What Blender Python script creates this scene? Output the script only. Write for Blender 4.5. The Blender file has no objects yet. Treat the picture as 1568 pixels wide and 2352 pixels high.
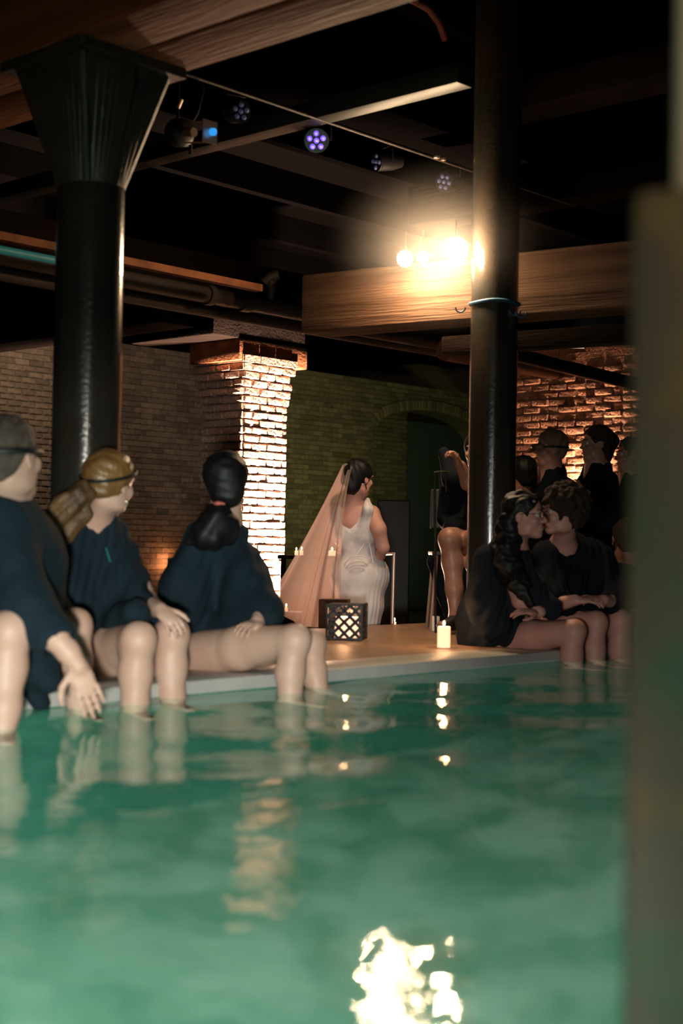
import bpy, bmesh, math, random
import numpy as np
from mathutils import Vector, Matrix
random.seed(7); np.random.seed(7)
S = bpy.context.scene
COL = S.collection

# ---------------------------------------------------------------- camera
F = 50 / 36 * 2352
CH = 0.57
PIT, ROL = 0.0196, 0.0178
fw = Vector((0, math.cos(PIT), math.sin(PIT)))
r0 = Vector((1, 0, 0)); u0 = Vector((0, -math.sin(PIT), math.cos(PIT)))
rt = r0 * math.cos(ROL) + u0 * math.sin(ROL)
up = u0 * math.cos(ROL) - r0 * math.sin(ROL)
cd = bpy.data.cameras.new('camera'); cam = bpy.data.objects.new('camera', cd); COL.objects.link(cam)
m = Matrix((rt, up, -fw)).transposed().to_4x4(); m.translation = (0, 0, CH)
cam.matrix_world = m
cd.lens = 50; cd.sensor_width = 36; cd.clip_start = 0.05; cd.clip_end = 200
cd.dof.use_dof = True; cd.dof.focus_distance = 10.5; cd.dof.aperture_fstop = 2.2
S.camera = cam

def P(px, py, Y):
    d = fw + rt * ((px - 784) / F) - up * ((py - 1176) / F)
    return Vector((0, 0, CH)) + d * (Y / d.y)

# ---------------------------------------------------------------- world, exposure, lights
S.view_settings.view_transform = 'Standard'; S.view_settings.look = 'None'
S.view_settings.gamma = 1; S.view_settings.use_curve_mapping = False
S.view_settings.exposure = 0.0
S.cycles.use_denoising = True
S.cycles.sample_clamp_indirect = 4.0
S.cycles.max_bounces = 8; S.cycles.transparent_max_bounces = 12
S.cycles.caustics_reflective = False; S.cycles.caustics_refractive = False
W = bpy.data.worlds.new('world'); S.world = W; W.use_nodes = True
W.node_tree.nodes['Background'].inputs[0].default_value = (0.55, 0.75, 1.0, 1)
W.node_tree.nodes['Background'].inputs[1].default_value = 0.009

def light(name, kind, loc, power, color, size=0.1, target=None, spot=60, blend=0.5, sy=None):
    l = bpy.data.lights.new(name, kind); l.energy = power; l.color = color
    if kind == 'AREA':
        l.size = size
        if sy: l.shape = 'RECTANGLE'; l.size_y = sy
    else: l.shadow_soft_size = size
    if kind == 'SPOT': l.spot_size = math.radians(spot); l.spot_blend = blend
    o = bpy.data.objects.new(name, l); COL.objects.link(o); o.location = loc
    if target is not None:
        o.rotation_euler = (Vector(target) - Vector(loc)).to_track_quat('-Z', 'Y').to_euler()
    return o

UU = Vector((0.671, 0.741, 0)).normalized()      # along the pool edge
VV = Vector((-UU.y, UU.x, 0))                    # away from the pool
E0 = Vector((0, 5.75, 0))
ZL = -0.57                                       # lower floor
ZD = 0.05                                        # deck
def G(a, b, z=0.0): return E0 + UU * a + VV * b + Vector((0, 0, z))

# unseen spots added over the water; stand in for underwater light on legs
light('leg_fill', 'SPOT', (0.02, -1.0, 0.34), 1350, (1.0, 0.97, 0.87), 0.10, P(380, 1560, 5.2), 25, 1.0)
light('leg_fill_far', 'SPOT', (-0.7, -1.0, 0.36), 430, (1.0, 0.82, 0.72), 0.10, P(1330, 1440, 6.9), 16, 1.0)
light('column_fill', 'SPOT', (-1.2, -0.8, 0.50), 110, (0.62, 0.95, 1.0), 0.10, P(620, 1230, 6.0), 38, 0.6)  # unseen teal fill added for the column streaks and faces
# underwater lamps
light('underwater_lamp', 'AREA', G(-5.3, -3.5, -0.60), 330, (0.80, 1.0, 0.86), 0.6, G(-3.3, -1.9, -1.9), sy=0.4)
light('underwater_lamp_far', 'AREA', G(-5.5, -5.6, -0.45), 34, (0.62, 1.0, 0.78), 0.8, G(-2.0, -2.6, -1.3), sy=0.5)
# uplights at the brick pillar and at the right brick wall
UPP = P(665, 1440, 12.85)
light('pillar_uplight', 'SPOT', (UPP.x, UPP.y, -0.25), 7600, (1.0, 0.70, 0.52), 0.06, P(606, 1000, 13.45), 95, 0.7)
light('wall_uplight', 'SPOT', P(1345, 1140, 13.45), 170, (1.0, 0.56, 0.36), 0.05, P(1320, 900, 13.9), 130, 0.8)
light('green_spot', 'SPOT', P(1010, 1330, 17.6), 190, (0.52, 0.72, 0.20), 0.1, P(850, 1000, 21.5), 90, 0.9)
light('back_wall_fill_far', 'AREA', P(820, 760, 17.5), 6, (1.0, 0.86, 0.6), 1.0, P(820, 1100, 21.5))
light('veil_fill', 'SPOT', P(700, 1380, 12.2), 620, (1.0, 0.58, 0.40), 0.15, P(730, 1270, 9.0), 40, 0.9)  # unseen spot added in place of pillar uplight spill on the veil
light('back_wall_fill', 'AREA', P(150, 690, 15.2), 38, (1.0, 0.84, 0.62), 1.2, P(250, 1100, 18.8))
light('bride_wash', 'SPOT', P(1000, 200, 5.0), 60, (1.0, 0.86, 0.82), 0.15, P(830, 1300, 9.1), 12, 0.8)
light('beam_wash', 'SPOT', (-1.2, 1.2, 1.0), 30, (1.0, 0.42, 0.20), 0.2, P(250, 60, 5.2), 36, 1.0)

# ---------------------------------------------------------------- materials
def mat(name, base, rough=0.6, metal=0.0, emit=None, es=0.0, noise=None, bump=0.0, bscale=40, rand=0.0, spec=None, sheen=0, trans=0, wood=None, sss=0, stretch=(1,1,1)):
    m = bpy.data.materials.new(name); m.use_nodes = True
    nt = m.node_tree; n = nt.nodes; L = nt.links; b = n['Principled BSDF']
    b.inputs['Base Color'].default_value = (*base, 1); b.inputs['Roughness'].default_value = rough
    b.inputs['Metallic'].default_value = metal
    if spec is not None: b.inputs['Specular IOR Level'].default_value = spec
    if sheen: b.inputs['Sheen Weight'].default_value = sheen
    if trans: b.inputs['Transmission Weight'].default_value = trans
    if sss:
        b.inputs['Subsurface Weight'].default_value = sss; b.inputs['Subsurface Radius'].default_value = (0.02, 0.008, 0.004)
        b.inputs['Subsurface Scale'].default_value = 0.5
    if emit: b.inputs['Emission Color'].default_value = (*emit, 1); b.inputs['Emission Strength'].default_value = es
    tc = n.new('ShaderNodeTexCoord'); mp = n.new('ShaderNodeMapping'); L.new(tc.outputs['Object'], mp.inputs[0]); mp.inputs['Scale'].default_value = stretch
    col = None
    if noise:                      # (second colour, scale, contrast)
        c2, sc, con = noise
        t = n.new('ShaderNodeTexNoise'); t.inputs['Scale'].default_value = sc; t.inputs['Detail'].default_value = 6; L.new(mp.outputs[0], t.inputs[0])
        r = n.new('ShaderNodeValToRGB'); r.color_ramp.elements[0].position = 0.5 - con; r.color_ramp.elements[1].position = 0.5 + con
        r.color_ramp.elements[0].color = (*base, 1); r.color_ramp.elements[1].color = (*c2, 1)
        L.new(t.outputs[0], r.inputs[0]); col = r.outputs[0]
    if rand:
        oi = n.new('ShaderNodeObjectInfo'); mr = n.new('ShaderNodeMapRange'); L.new(oi.outputs['Random'], mr.inputs[0])
        mr.inputs[3].default_value = 1 - rand; mr.inputs[4].default_value = 1 + rand * 0.35
        mx = n.new('ShaderNodeVectorMath'); mx.operation = 'SCALE'
        if col: L.new(col, mx.inputs[0])
        else: mx.inputs[0].default_value = base
        L.new(mr.outputs[0], mx.inputs['Scale']); col = mx.outputs[0]
    if col: L.new(col, b.inputs['Base Color'])
    if bump:
        t2 = n.new('ShaderNodeTexNoise'); t2.inputs['Scale'].default_value = bscale; t2.inputs['Detail'].default_value = 5; L.new(mp.outputs[0], t2.inputs[0])
        bp = n.new('ShaderNodeBump'); bp.inputs['Strength'].default_value = bump; bp.inputs['Distance'].default_value = 0.02
        L.new(t2.outputs[0], bp.inputs['Height']); L.new(bp.outputs[0], b.inputs['Normal'])
    return m

M = {}
M['skin'] = mat('skin', (0.66, 0.46, 0.36), 0.5, noise=((0.60, 0.38, 0.29), 9, 0.3), sss=0.15)
M['skin_pink'] = mat('skin_pink', (0.56, 0.30, 0.24), 0.55, noise=((0.50, 0.25, 0.2), 12, 0.25))
M['skin_tan'] = mat('skin_tan', (0.40, 0.21, 0.15), 0.45, noise=((0.34, 0.17, 0.12), 9, 0.25))
M['robe'] = mat('robe', (0.0045, 0.014, 0.022), 0.85, spec=0.25, noise=((0.007, 0.020, 0.030), 7, 0.3), bump=0.25, bscale=22)
M['robe_dark'] = mat('robe_dark', (0.006, 0.009, 0.013), 0.9, spec=0.1, bump=0.25, bscale=22)
M['robe_grey'] = mat('robe_grey', (0.014, 0.019, 0.027), 0.9, spec=0.1, bump=0.25, bscale=22)
M['hair_blonde'] = mat('hair_blonde', (0.30, 0.165, 0.055), 0.33, noise=((0.15, 0.075, 0.026), 14, 0.2), bump=0.3, bscale=60, stretch=(1, 1, 0.25))
M['hair_pony'] = mat('hair_pony', (0.20, 0.115, 0.045), 0.5, noise=((0.06, 0.034, 0.017), 10, 0.15), bump=0.5, bscale=60, stretch=(1, 1, 0.4))
M['hair_black'] = mat('hair_black', (0.006, 0.006, 0.007), 0.55, spec=0.3, bump=0.15, bscale=60, stretch=(1, 1, 0.3))
M['hair_brown'] = mat('hair_brown', (0.030, 0.017, 0.011), 0.75, spec=0.2, bump=0.7, bscale=90)
M['hair_grey'] = mat('hair_grey', (0.16, 0.125, 0.095), 0.6, noise=((0.07, 0.055, 0.045), 22, 0.15), bump=0.6, bscale=120)
M['hair_sandy'] = mat('hair_sandy', (0.20, 0.12, 0.06), 0.55, bump=0.5, bscale=90)
M['black'] = mat('black_rubber', (0.008, 0.011, 0.013), 0.5)
M['black_metal'] = mat('black_metal', (0.012, 0.012, 0.013), 0.4, 0.4)
M['column'] = mat('painted_iron', (0.022, 0.024, 0.021), 0.20, 0.0, noise=((0.042, 0.032, 0.022), 5, 0.2), bump=0.10, bscale=60)
M['column'].node_tree.nodes['Principled BSDF'].inputs['Coat Weight'].default_value = 1.0; M['column'].node_tree.nodes['Principled BSDF'].inputs['Coat Roughness'].default_value = 0.14
M['column_cap'] = mat('old_iron', (0.022, 0.024, 0.020), 0.5, 0.0, spec=0.3, noise=((0.055, 0.042, 0.028), 7, 0.2), bump=0.4, bscale=25)
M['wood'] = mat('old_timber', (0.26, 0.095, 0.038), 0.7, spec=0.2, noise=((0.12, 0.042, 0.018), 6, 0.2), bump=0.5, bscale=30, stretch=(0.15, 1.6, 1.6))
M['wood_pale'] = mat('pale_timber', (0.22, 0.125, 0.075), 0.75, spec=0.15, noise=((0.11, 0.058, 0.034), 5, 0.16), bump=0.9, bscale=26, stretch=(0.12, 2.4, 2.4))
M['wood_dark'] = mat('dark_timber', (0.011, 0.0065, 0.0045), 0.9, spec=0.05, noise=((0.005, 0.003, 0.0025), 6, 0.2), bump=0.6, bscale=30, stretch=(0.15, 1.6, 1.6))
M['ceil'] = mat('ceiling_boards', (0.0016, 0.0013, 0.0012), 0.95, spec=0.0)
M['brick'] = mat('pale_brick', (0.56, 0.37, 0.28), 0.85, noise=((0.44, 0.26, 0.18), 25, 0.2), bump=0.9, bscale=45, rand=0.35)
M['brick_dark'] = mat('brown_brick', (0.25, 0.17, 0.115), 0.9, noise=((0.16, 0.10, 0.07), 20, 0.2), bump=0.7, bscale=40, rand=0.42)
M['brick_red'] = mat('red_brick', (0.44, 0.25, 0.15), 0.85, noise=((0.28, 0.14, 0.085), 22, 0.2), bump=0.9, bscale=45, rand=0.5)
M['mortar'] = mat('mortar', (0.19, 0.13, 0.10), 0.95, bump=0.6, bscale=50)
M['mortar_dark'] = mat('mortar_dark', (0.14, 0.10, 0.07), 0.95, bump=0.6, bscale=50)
M['deck'] = mat('deck_boards', (0.40, 0.245, 0.15), 0.45, noise=((0.31, 0.18, 0.11), 8, 0.2), bump=0.15, bscale=30)
M['coping'] = mat('pale_coping', (0.52, 0.53, 0.50), 0.5, noise=((0.42, 0.43, 0.41), 9, 0.3), bump=0.1)
M['floor_low'] = mat('dark_floor', (0.03, 0.025, 0.022), 0.6)
M['basin'] = mat('basin', (0.62, 0.84, 0.72), 0.7, noise=((0.26, 0.54, 0.41), 3.2, 0.10))  # mottle paints caustic light patches into the floor colour
M['basin_wall'] = mat('basin_wall', (0.07, 0.25, 0.19), 0.7, noise=((0.04, 0.16, 0.12), 2.0, 0.25))  # shade on the far wall put into a darker colour than the floor
M['slate'] = mat('slate_panel', (0.085, 0.10, 0.13), 0.7)
M['dress'] = mat('ivory_dress', (0.74, 0.72, 0.72), 0.6, noise=((0.54, 0.50, 0.50), 6, 0.3), bump=0.3, bscale=18)
M['trim'] = mat('dress_piping', (0.8, 0.76, 0.74), 0.5)
M['wax'] = mat('candle_wax', (0.9, 0.7, 0.5), 0.5, emit=(1.0, 0.52, 0.28), es=1.5)
M['wax_dim'] = mat('candle_wax_dim', (0.85, 0.8, 0.72), 0.5, emit=(1.0, 0.75, 0.5), es=0.12)  # faint emission put into wax that is not burning
M['flame'] = mat('candle_flame', (1, 0.7, 0.4), 0.5, emit=(1.0, 0.62, 0.30), es=60)
M['bulb'] = mat('lit_bulb', (1, 0.9, 0.7), 0.5, emit=(1.0, 0.76, 0.47), es=220)
M['led'] = mat('purple_led', (0.3, 0.25, 0.9), 0.3, emit=(0.20, 0.10, 0.95), es=1.1)
M['led_core'] = mat('purple_led_core', (0.6, 0.5, 0.95), 0.3, emit=(0.55, 0.42, 1.0), es=0.9)
M['lens_off'] = mat('unlit_lens', (0.10, 0.11, 0.26), 0.12, emit=(0.2, 0.22, 0.5), es=0.05)  # faint emission put into a lens that is off
M['lens_blue'] = mat('blue_lens', (0.05, 0.3, 0.7), 0.1, emit=(0.03, 0.30, 0.85), es=1.0)
M['chrome'] = mat('worn_chrome', (0.55, 0.42, 0.34), 0.35, 0.8)
M['steel'] = mat('grey_steel', (0.015, 0.013, 0.010), 0.5, 0.3)
M['pipe'] = mat('painted_pipe', (0.050, 0.036, 0.030), 0.6, bump=0.3, bscale=40)
M['duct'] = mat('copper_duct', (0.36, 0.17, 0.10), 0.5, 0.2)
M['teal'] = mat('teal_strip', (0.02, 0.14, 0.14), 0.5, emit=(0.02, 0.16, 0.15), es=0.25)
M['blue'] = mat('blue_tape', (0.015, 0.07, 0.14), 0.7)
M['coral'] = mat('coral_elastic', (0.62, 0.16, 0.13), 0.7)
M['pearl'] = mat('pearl', (0.9, 0.9, 0.8), 0.1, 0.5)
M['eye'] = mat('eye_white', (0.6, 0.58, 0.55), 0.15)
M['iris'] = mat('iris', (0.02, 0.012, 0.008), 0.08)
M['lips'] = mat('lips', (0.30, 0.10, 0.09), 0.45)
M['brow'] = mat('brow_hair', (0.02, 0.012, 0.01), 0.8)
M['glass'] = mat('clear_glass', (0.9, 0.9, 0.85), 0.05, trans=1.0)
M['glassware'] = mat('smoked_visor', (0.22, 0.18, 0.10), 0.12)
M['leaf'] = mat('dark_leaf', (0.02, 0.05, 0.02), 0.6)

# rusty foreground post with peeling paint
m = bpy.data.materials.new('peeling_paint'); m.use_nodes = True; nt = m.node_tree; n = nt.nodes; L = nt.links; b = n['Principled BSDF']; b.inputs['Roughness'].default_value = 0.6
tc = n.new('ShaderNodeTexCoord'); t = n.new('ShaderNodeTexNoise'); t.inputs['Scale'].default_value = 7.0; t.inputs['Detail'].default_value = 3; L.new(tc.outputs['Object'], t.inputs[0])
r = n.new('ShaderNodeValToRGB'); r.color_ramp.elements[0].position = 0.30; r.color_ramp.elements[0].color = (0.020, 0.060, 0.045, 1)
r.color_ramp.elements[1].position = 0.72; r.color_ramp.elements[1].color = (0.15, 0.095, 0.02, 1)
for p, c in ((0.40, (0.045, 0.055, 0.026, 1)), (0.47, (0.075, 0.055, 0.038, 1)), (0.58, (0.090, 0.052, 0.034, 1))):
    e = r.color_ramp.elements.new(p); e.color = c
L.new(t.outputs[0], r.inputs[0]); L.new(r.outputs[0], b.inputs['Base Color']); M['peel'] = m

# sheer veil
m = bpy.data.materials.new('sheer_tulle'); m.use_nodes = True; nt = m.node_tree; n = nt.nodes; L = nt.links; n.remove(n['Principled BSDF'])
tr = n.new('ShaderNodeBsdfTransparent'); tl = n.new('ShaderNodeBsdfTranslucent'); df = n.new('ShaderNodeBsdfDiffuse'); mx = n.new('ShaderNodeMixShader'); m2 = n.new('ShaderNodeMixShader')
tl.inputs[0].default_value = (0.95, 0.72, 0.62, 1); df.inputs[0].default_value = (0.90, 0.70, 0.62, 1); mx.inputs[0].default_value = 0.45
L.new(tl.outputs[0], mx.inputs[1]); L.new(df.outputs[0], mx.inputs[2]); m2.inputs[0].default_value = 0.42
lw = n.new('ShaderNodeLayerWeight'); lw.inputs[0].default_value = 0.35; mr = n.new('ShaderNodeMapRange'); mr.inputs[3].default_value = 0.42; mr.inputs[4].default_value = 0.88
L.new(lw.outputs['Facing'], mr.inputs[0]); L.new(mr.outputs[0], m2.inputs[0])
L.new(tr.outputs[0], m2.inputs[1]); L.new(mx.outputs[0], m2.inputs[2]); L.new(m2.outputs[0], n['Material Output'].inputs[0]); M['veil'] = m

# water: fresnel mirror over a refracting green body
m = bpy.data.materials.new('pool_water'); m.use_nodes = True; nt = m.node_tree; n = nt.nodes; L = nt.links; n.remove(n['Principled BSDF'])
rf = n.new('ShaderNodeBsdfRefraction'); rf.inputs['IOR'].default_value = 1.33; rf.inputs['Roughness'].default_value = 0.0; rf.inputs[0].default_value = (0.88, 1.0, 0.94, 1)
tp = n.new('ShaderNodeBsdfTransparent'); tp.inputs[0].default_value = (0.35, 0.75, 0.55, 1)
gl = n.new('ShaderNodeBsdfGlossy'); gl.inputs['Roughness'].default_value = 0.02
fr = n.new('ShaderNodeFresnel'); fr.inputs[0].default_value = 1.33
bp = n.new('ShaderNodeBump'); bp.inputs['Strength'].default_value = 0.20; bp.inputs['Distance'].default_value = 0.012
tc = n.new('ShaderNodeTexCoord'); t = n.new('ShaderNodeTexNoise'); t.inputs['Scale'].default_value = 14; t.inputs['Detail'].default_value = 3; L.new(tc.outputs['Object'], t.inputs[0])
L.new(t.outputs[0], bp.inputs['Height'])
for x in (rf, gl, fr): L.new(bp.outputs[0], x.inputs['Normal'])
a = n.new('ShaderNodeMixShader'); a.inputs[0].default_value = 0.04; L.new(rf.outputs[0], a.inputs[1]); L.new(tp.outputs[0], a.inputs[2])
c = n.new('ShaderNodeMixShader'); L.new(fr.outputs[0], c.inputs[0]); L.new(a.outputs[0], c.inputs[1]); L.new(gl.outputs[0], c.inputs[2]); L.new(c.outputs[0], n['Material Output'].inputs[0])
M['water'] = m

# ---------------------------------------------------------------- object helpers
def fast_mesh(name, V, Fq, smooth=True):
    me = bpy.data.meshes.new(name)
    V = np.asarray(V, np.float32); Fq = np.asarray(Fq, np.int32); k = Fq.shape[1]
    me.vertices.add(len(V)); me.vertices.foreach_set('co', V.ravel())
    me.loops.add(Fq.size); me.loops.foreach_set('vertex_index', Fq.ravel())
    me.polygons.add(len(Fq)); me.polygons.foreach_set('loop_start', np.arange(0, Fq.size, k, dtype=np.int32))
    me.update(calc_edges=True); me.validate()
    me.polygons.foreach_set('use_smooth', np.full(len(me.polygons), bool(smooth)))
    return me

def link(name, me, material, parent=None):
    o = bpy.data.objects.new(name, me); COL.objects.link(o)
    if material is not None and not me.materials: me.materials.append(M[material] if isinstance(material, str) else material)
    if parent: o.parent = parent; o.matrix_parent_inverse = Matrix.Translation(-parent_loc(parent))
    return o
def parent_loc(p):
    v = Vector(p.location); q = p.parent
    while q: break
    return v
def tag(o, label, cat, group=None, kind=None):
    o['label'] = label; o['category'] = cat
    if group: o['group'] = group
    if kind: o['kind'] = kind
    return o
def thing(name, loc, label, cat, group=None, kind='thing'):
    o = bpy.data.objects.new(name, None); COL.objects.link(o); o.location = loc; o.empty_display_size = 0.1
    return tag(o, label, cat, group, kind)

class B:            # bmesh collector in world coordinates
    def __init__(s): s.b = bmesh.new()
    def box(s, o, ax, ay, az, bev=0.0):       # corner-centre o, half-axis vectors
        vs = [s.b.verts.new(o + ax * i + ay * j + az * k) for i in (-1, 1) for j in (-1, 1) for k in (-1, 1)]
        fs = [s.b.faces.new([vs[q] for q in f]) for f in ((0, 1, 3, 2), (4, 6, 7, 5), (0, 4, 5, 1), (2, 3, 7, 6), (0, 2, 6, 4), (1, 5, 7, 3))]
        if bev:
            es = list({e for f in fs for e in f.edges})
            bmesh.ops.bevel(s.b, geom=es, offset=bev, segments=2, profile=0.5, affect='EDGES')
        return s
    def aabb(s, lo, hi, bev=0.0):
        lo = Vector(lo); hi = Vector(hi); h = (hi - lo) / 2
        return s.box((lo + hi) / 2, Vector((h.x, 0, 0)), Vector((0, h.y, 0)), Vector((0, 0, h.z)), bev)
    def prism(s, pts, off):                   # planar polygon extruded by off
        a = [s.b.verts.new(p) for p in pts]; c = [s.b.verts.new(p + off) for p in pts]; k = len(pts)
        s.b.faces.new(a); s.b.faces.new(c[::-1])
        for i in range(k): s.b.faces.new((a[i], c[i], c[(i + 1) % k], a[(i + 1) % k]))
        return s
    def tube(s, pts, rad, seg=12, cap=True):
        pts = [Vector(p) for p in pts]; rads = rad if isinstance(rad, (list, tuple)) else [rad] * len(pts)
        ref = None; rings = []
        for i, p in enumerate(pts):
            d = (pts[min(i + 1, len(pts) - 1)] - pts[max(i - 1, 0)]).normalized()
            if ref is None: ref = d.orthogonal().normalized()
            ref = (ref - d * ref.dot(d)).normalized(); q = d.cross(ref)
            rings.append([s.b.verts.new(p + (ref * math.cos(2 * math.pi * j / seg) + q * math.sin(2 * math.pi * j / seg)) * rads[i]) for j in range(seg)])
        for A, C in zip(rings, rings[1:]):
            for j in range(seg): s.b.faces.new((A[j], A[(j + 1) % seg], C[(j + 1) % seg], C[j]))
        if cap: s.b.faces.new(rings[0][::-1]); s.b.faces.new(rings[-1])
        return s
    def ball(s, c, r, seg=16, ax=None):
        mt = Matrix.Translation(c) @ (Matrix.Diagonal((*r, 1)) if isinstance(r, (tuple, list)) else Matrix.Diagonal((r, r, r, 1)))
        bmesh.ops.create_uvsphere(s.b, u_segments=seg, v_segments=max(6, seg // 2), radius=1, matrix=mt); return s
    def done(s, name, material, parent=None, smooth=False):
        bmesh.ops.recalc_face_normals(s.b, faces=s.b.faces)
        me = bpy.data.meshes.new(name); s.b.to_mesh(me); s.b.free()
        if smooth:
            me.polygons.foreach_set('use_smooth', np.ones(len(me.polygons), bool))
            try: me.set_sharp_from_angle(angle=math.radians(40))
            except Exception: pass
        return link(name, me, material, parent)

# ---------------------------------------------------------------- signed distance modelling for bodies and cloth
class SD:
    def __init__(s): s.p = []
    def cap(s, a, b, ra, rb=None, k=0.02, op='u'):
        s.p.append(('c', np.array(a, float), np.array(b, float), ra, ra if rb is None else rb, k, op)); return s
    def chain(s, pts, rs, k=0.02):
        for i in range(len(pts) - 1): s.cap(pts[i], pts[i + 1], rs[i], rs[i + 1], k)
        return s
    def ell(s, c, r, fr=None, k=0.02, op='u'):
        R = np.eye(3) if fr is None else np.array([list(v) for v in fr], float)
        s.p.append(('e', np.array(c, float), np.array(r, float), R, None, k, op)); return s
    def mesh(s, vox, disp=None):
        lo = np.full(3, 1e9); hi = -lo
        for q in s.p:
            if q[6] != 'u': continue
            if q[0] == 'c': a, b_, r = q[1], q[2], max(q[3], q[4]); l = np.minimum(a, b_) - r; h = np.maximum(a, b_) + r
            else: r = np.abs(q[3].T) @ q[2]; l = q[1] - r; h = q[1] + r
            lo = np.minimum(lo, l); hi = np.maximum(hi, h)
        lo -= 0.03 + vox * 2; hi += 0.03 + vox * 2
        N = np.ceil((hi - lo) / vox).astype(int) + 1
        D = np.full(N, 0.3, np.float32)
        ax = [lo[i] + vox * np.arange(N[i]) for i in range(3)]
        for q in s.p:
            k = max(q[5], 1e-4); pad = k + 4 * vox
            if q[0] == 'c': r = max(q[3], q[4]); l = np.minimum(q[1], q[2]) - r; h = np.maximum(q[1], q[2]) + r
            else: r = np.abs(q[3].T) @ q[2]; l = q[1] - r; h = q[1] + r
            i0 = np.clip(((l - pad - lo) / vox).astype(int), 0, N - 1); i1 = np.clip(((h + pad - lo) / vox).astype(int) + 2, 1, N)
            if (i1 <= i0).any(): continue
            sl = tuple(slice(i0[i], i1[i]) for i in range(3))
            X = ax[0][sl[0]][:, None, None]; Y = ax[1][sl[1]][None, :, None]; Z = ax[2][sl[2]][None, None, :]
            if q[0] == 'c':
                a, b_ = q[1], q[2]; d = b_ - a; dd = max(d @ d, 1e-9)
                px, py, pz = X - a[0], Y - a[1], Z - a[2]
                t = np.clip((px * d[0] + py * d[1] + pz * d[2]) / dd, 0, 1)
                v = np.sqrt((px - t * d[0]) ** 2 + (py - t * d[1]) ** 2 + (pz - t * d[2]) ** 2) - (q[3] + (q[4] - q[3]) * t)
            else:
                c, r, R = q[1], q[2], q[3]
                px, py, pz = X - c[0], Y - c[1], Z - c[2]
                w = [px * R[i][0] + py * R[i][1] + pz * R[i][2] for i in range(3)]
                k0 = np.sqrt(sum((w[i] / r[i]) ** 2 for i in range(3))); k1 = np.sqrt(sum((w[i] / r[i] ** 2) ** 2 for i in range(3))) + 1e-9
                v = k0 * (k0 - 1) / k1
            o = D[sl]
            if q[6] == 'u':
                hh = np.clip(0.5 + 0.5 * (o - v) / k, 0, 1); D[sl] = o * (1 - hh) + v * hh - k * hh * (1 - hh)
            else:
                v = -v; hh = np.clip(0.5 - 0.5 * (o - v) / k, 0, 1); D[sl] = o * (1 - hh) + v * hh + k * hh * (1 - hh)
        D[0] = D[-1] = 0.3; D[:, 0] = D[:, -1] = 0.3; D[:, :, 0] = D[:, :, -1] = 0.3
        In = D < 0
        cells = N - 1
        strd = np.array([cells[1] * cells[2], cells[2], 1])
        ids = []; pos = []; quads = []
        for a in range(3):
            s0 = [slice(None)] * 3; s1 = [slice(None)] * 3; s0[a] = slice(0, -1); s1[a] = slice(1, None); s0 = tuple(s0); s1 = tuple(s1)
            idx = np.argwhere(In[s0] != In[s1])
            if not len(idx): continue
            nx = idx.copy(); nx[:, a] += 1
            d0 = D[tuple(idx.T)]; d1 = D[tuple(nx.T)]; t = d0 / (d0 - d1)
            pp = idx.astype(float); pp[:, a] += t
            b_, c_ = (a + 1) % 3, (a + 2) % 3
            cs = []
            for (ob, oc) in ((0, 0), (-1, 0), (-1, -1), (0, -1)):
                ci = idx.copy(); ci[:, b_] += ob; ci[:, c_] += oc
                cid = ci @ strd; cs.append(cid); ids.append(cid); pos.append(pp)
            qd = np.stack(cs, 1); fl = d0 < 0
            qd[~fl] = qd[~fl][:, ::-1]; quads.append(qd)
        ids = np.concatenate(ids); pos = np.concatenate(pos); quads = np.concatenate(quads)
        uq, inv = np.unique(ids, return_inverse=True); cnt = np.bincount(inv)
        V = np.stack([np.bincount(inv, pos[:, i]) / cnt for i in range(3)], 1) * vox + lo
        Q = np.searchsorted(uq, quads)
        nq = Q.astype(np.int64)
        # light laplacian smoothing
        e = np.concatenate([nq[:, [0, 1]], nq[:, [1, 2]], nq[:, [2, 3]], nq[:, [3, 0]]])
        for _ in range(2):
            acc = np.zeros_like(V); c2 = np.zeros(len(V))
            for i in range(3): acc[:, i] = np.bincount(e[:, 0], V[e[:, 1], i], len(V)) + np.bincount(e[:, 1], V[e[:, 0], i], len(V))
            c2 = np.bincount(e[:, 0], minlength=len(V)) + np.bincount(e[:, 1], minlength=len(V))
            V = V * 0.5 + 0.5 * acc / c2[:, None]
        if disp is not None:
            a_, b_, c_, d_ = (V[nq[:, i]] for i in range(4)); fn = np.cross(c_ - a_, d_ - b_)
            vn = np.zeros_like(V)
            for i in range(4):
                for j in range(3): vn[:, j] += np.bincount(nq[:, i], fn[:, j], len(V))
            vn /= np.linalg.norm(vn, axis=1, keepdims=True) + 1e-9
            V = V + vn * disp(V)[:, None]
        return V, Q
    def build(s, name, material, parent=None, vox=0.007, disp=None):
        V, Q = s.mesh(vox, disp); return link(name, fast_mesh(name, V, Q), material, parent)

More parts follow.
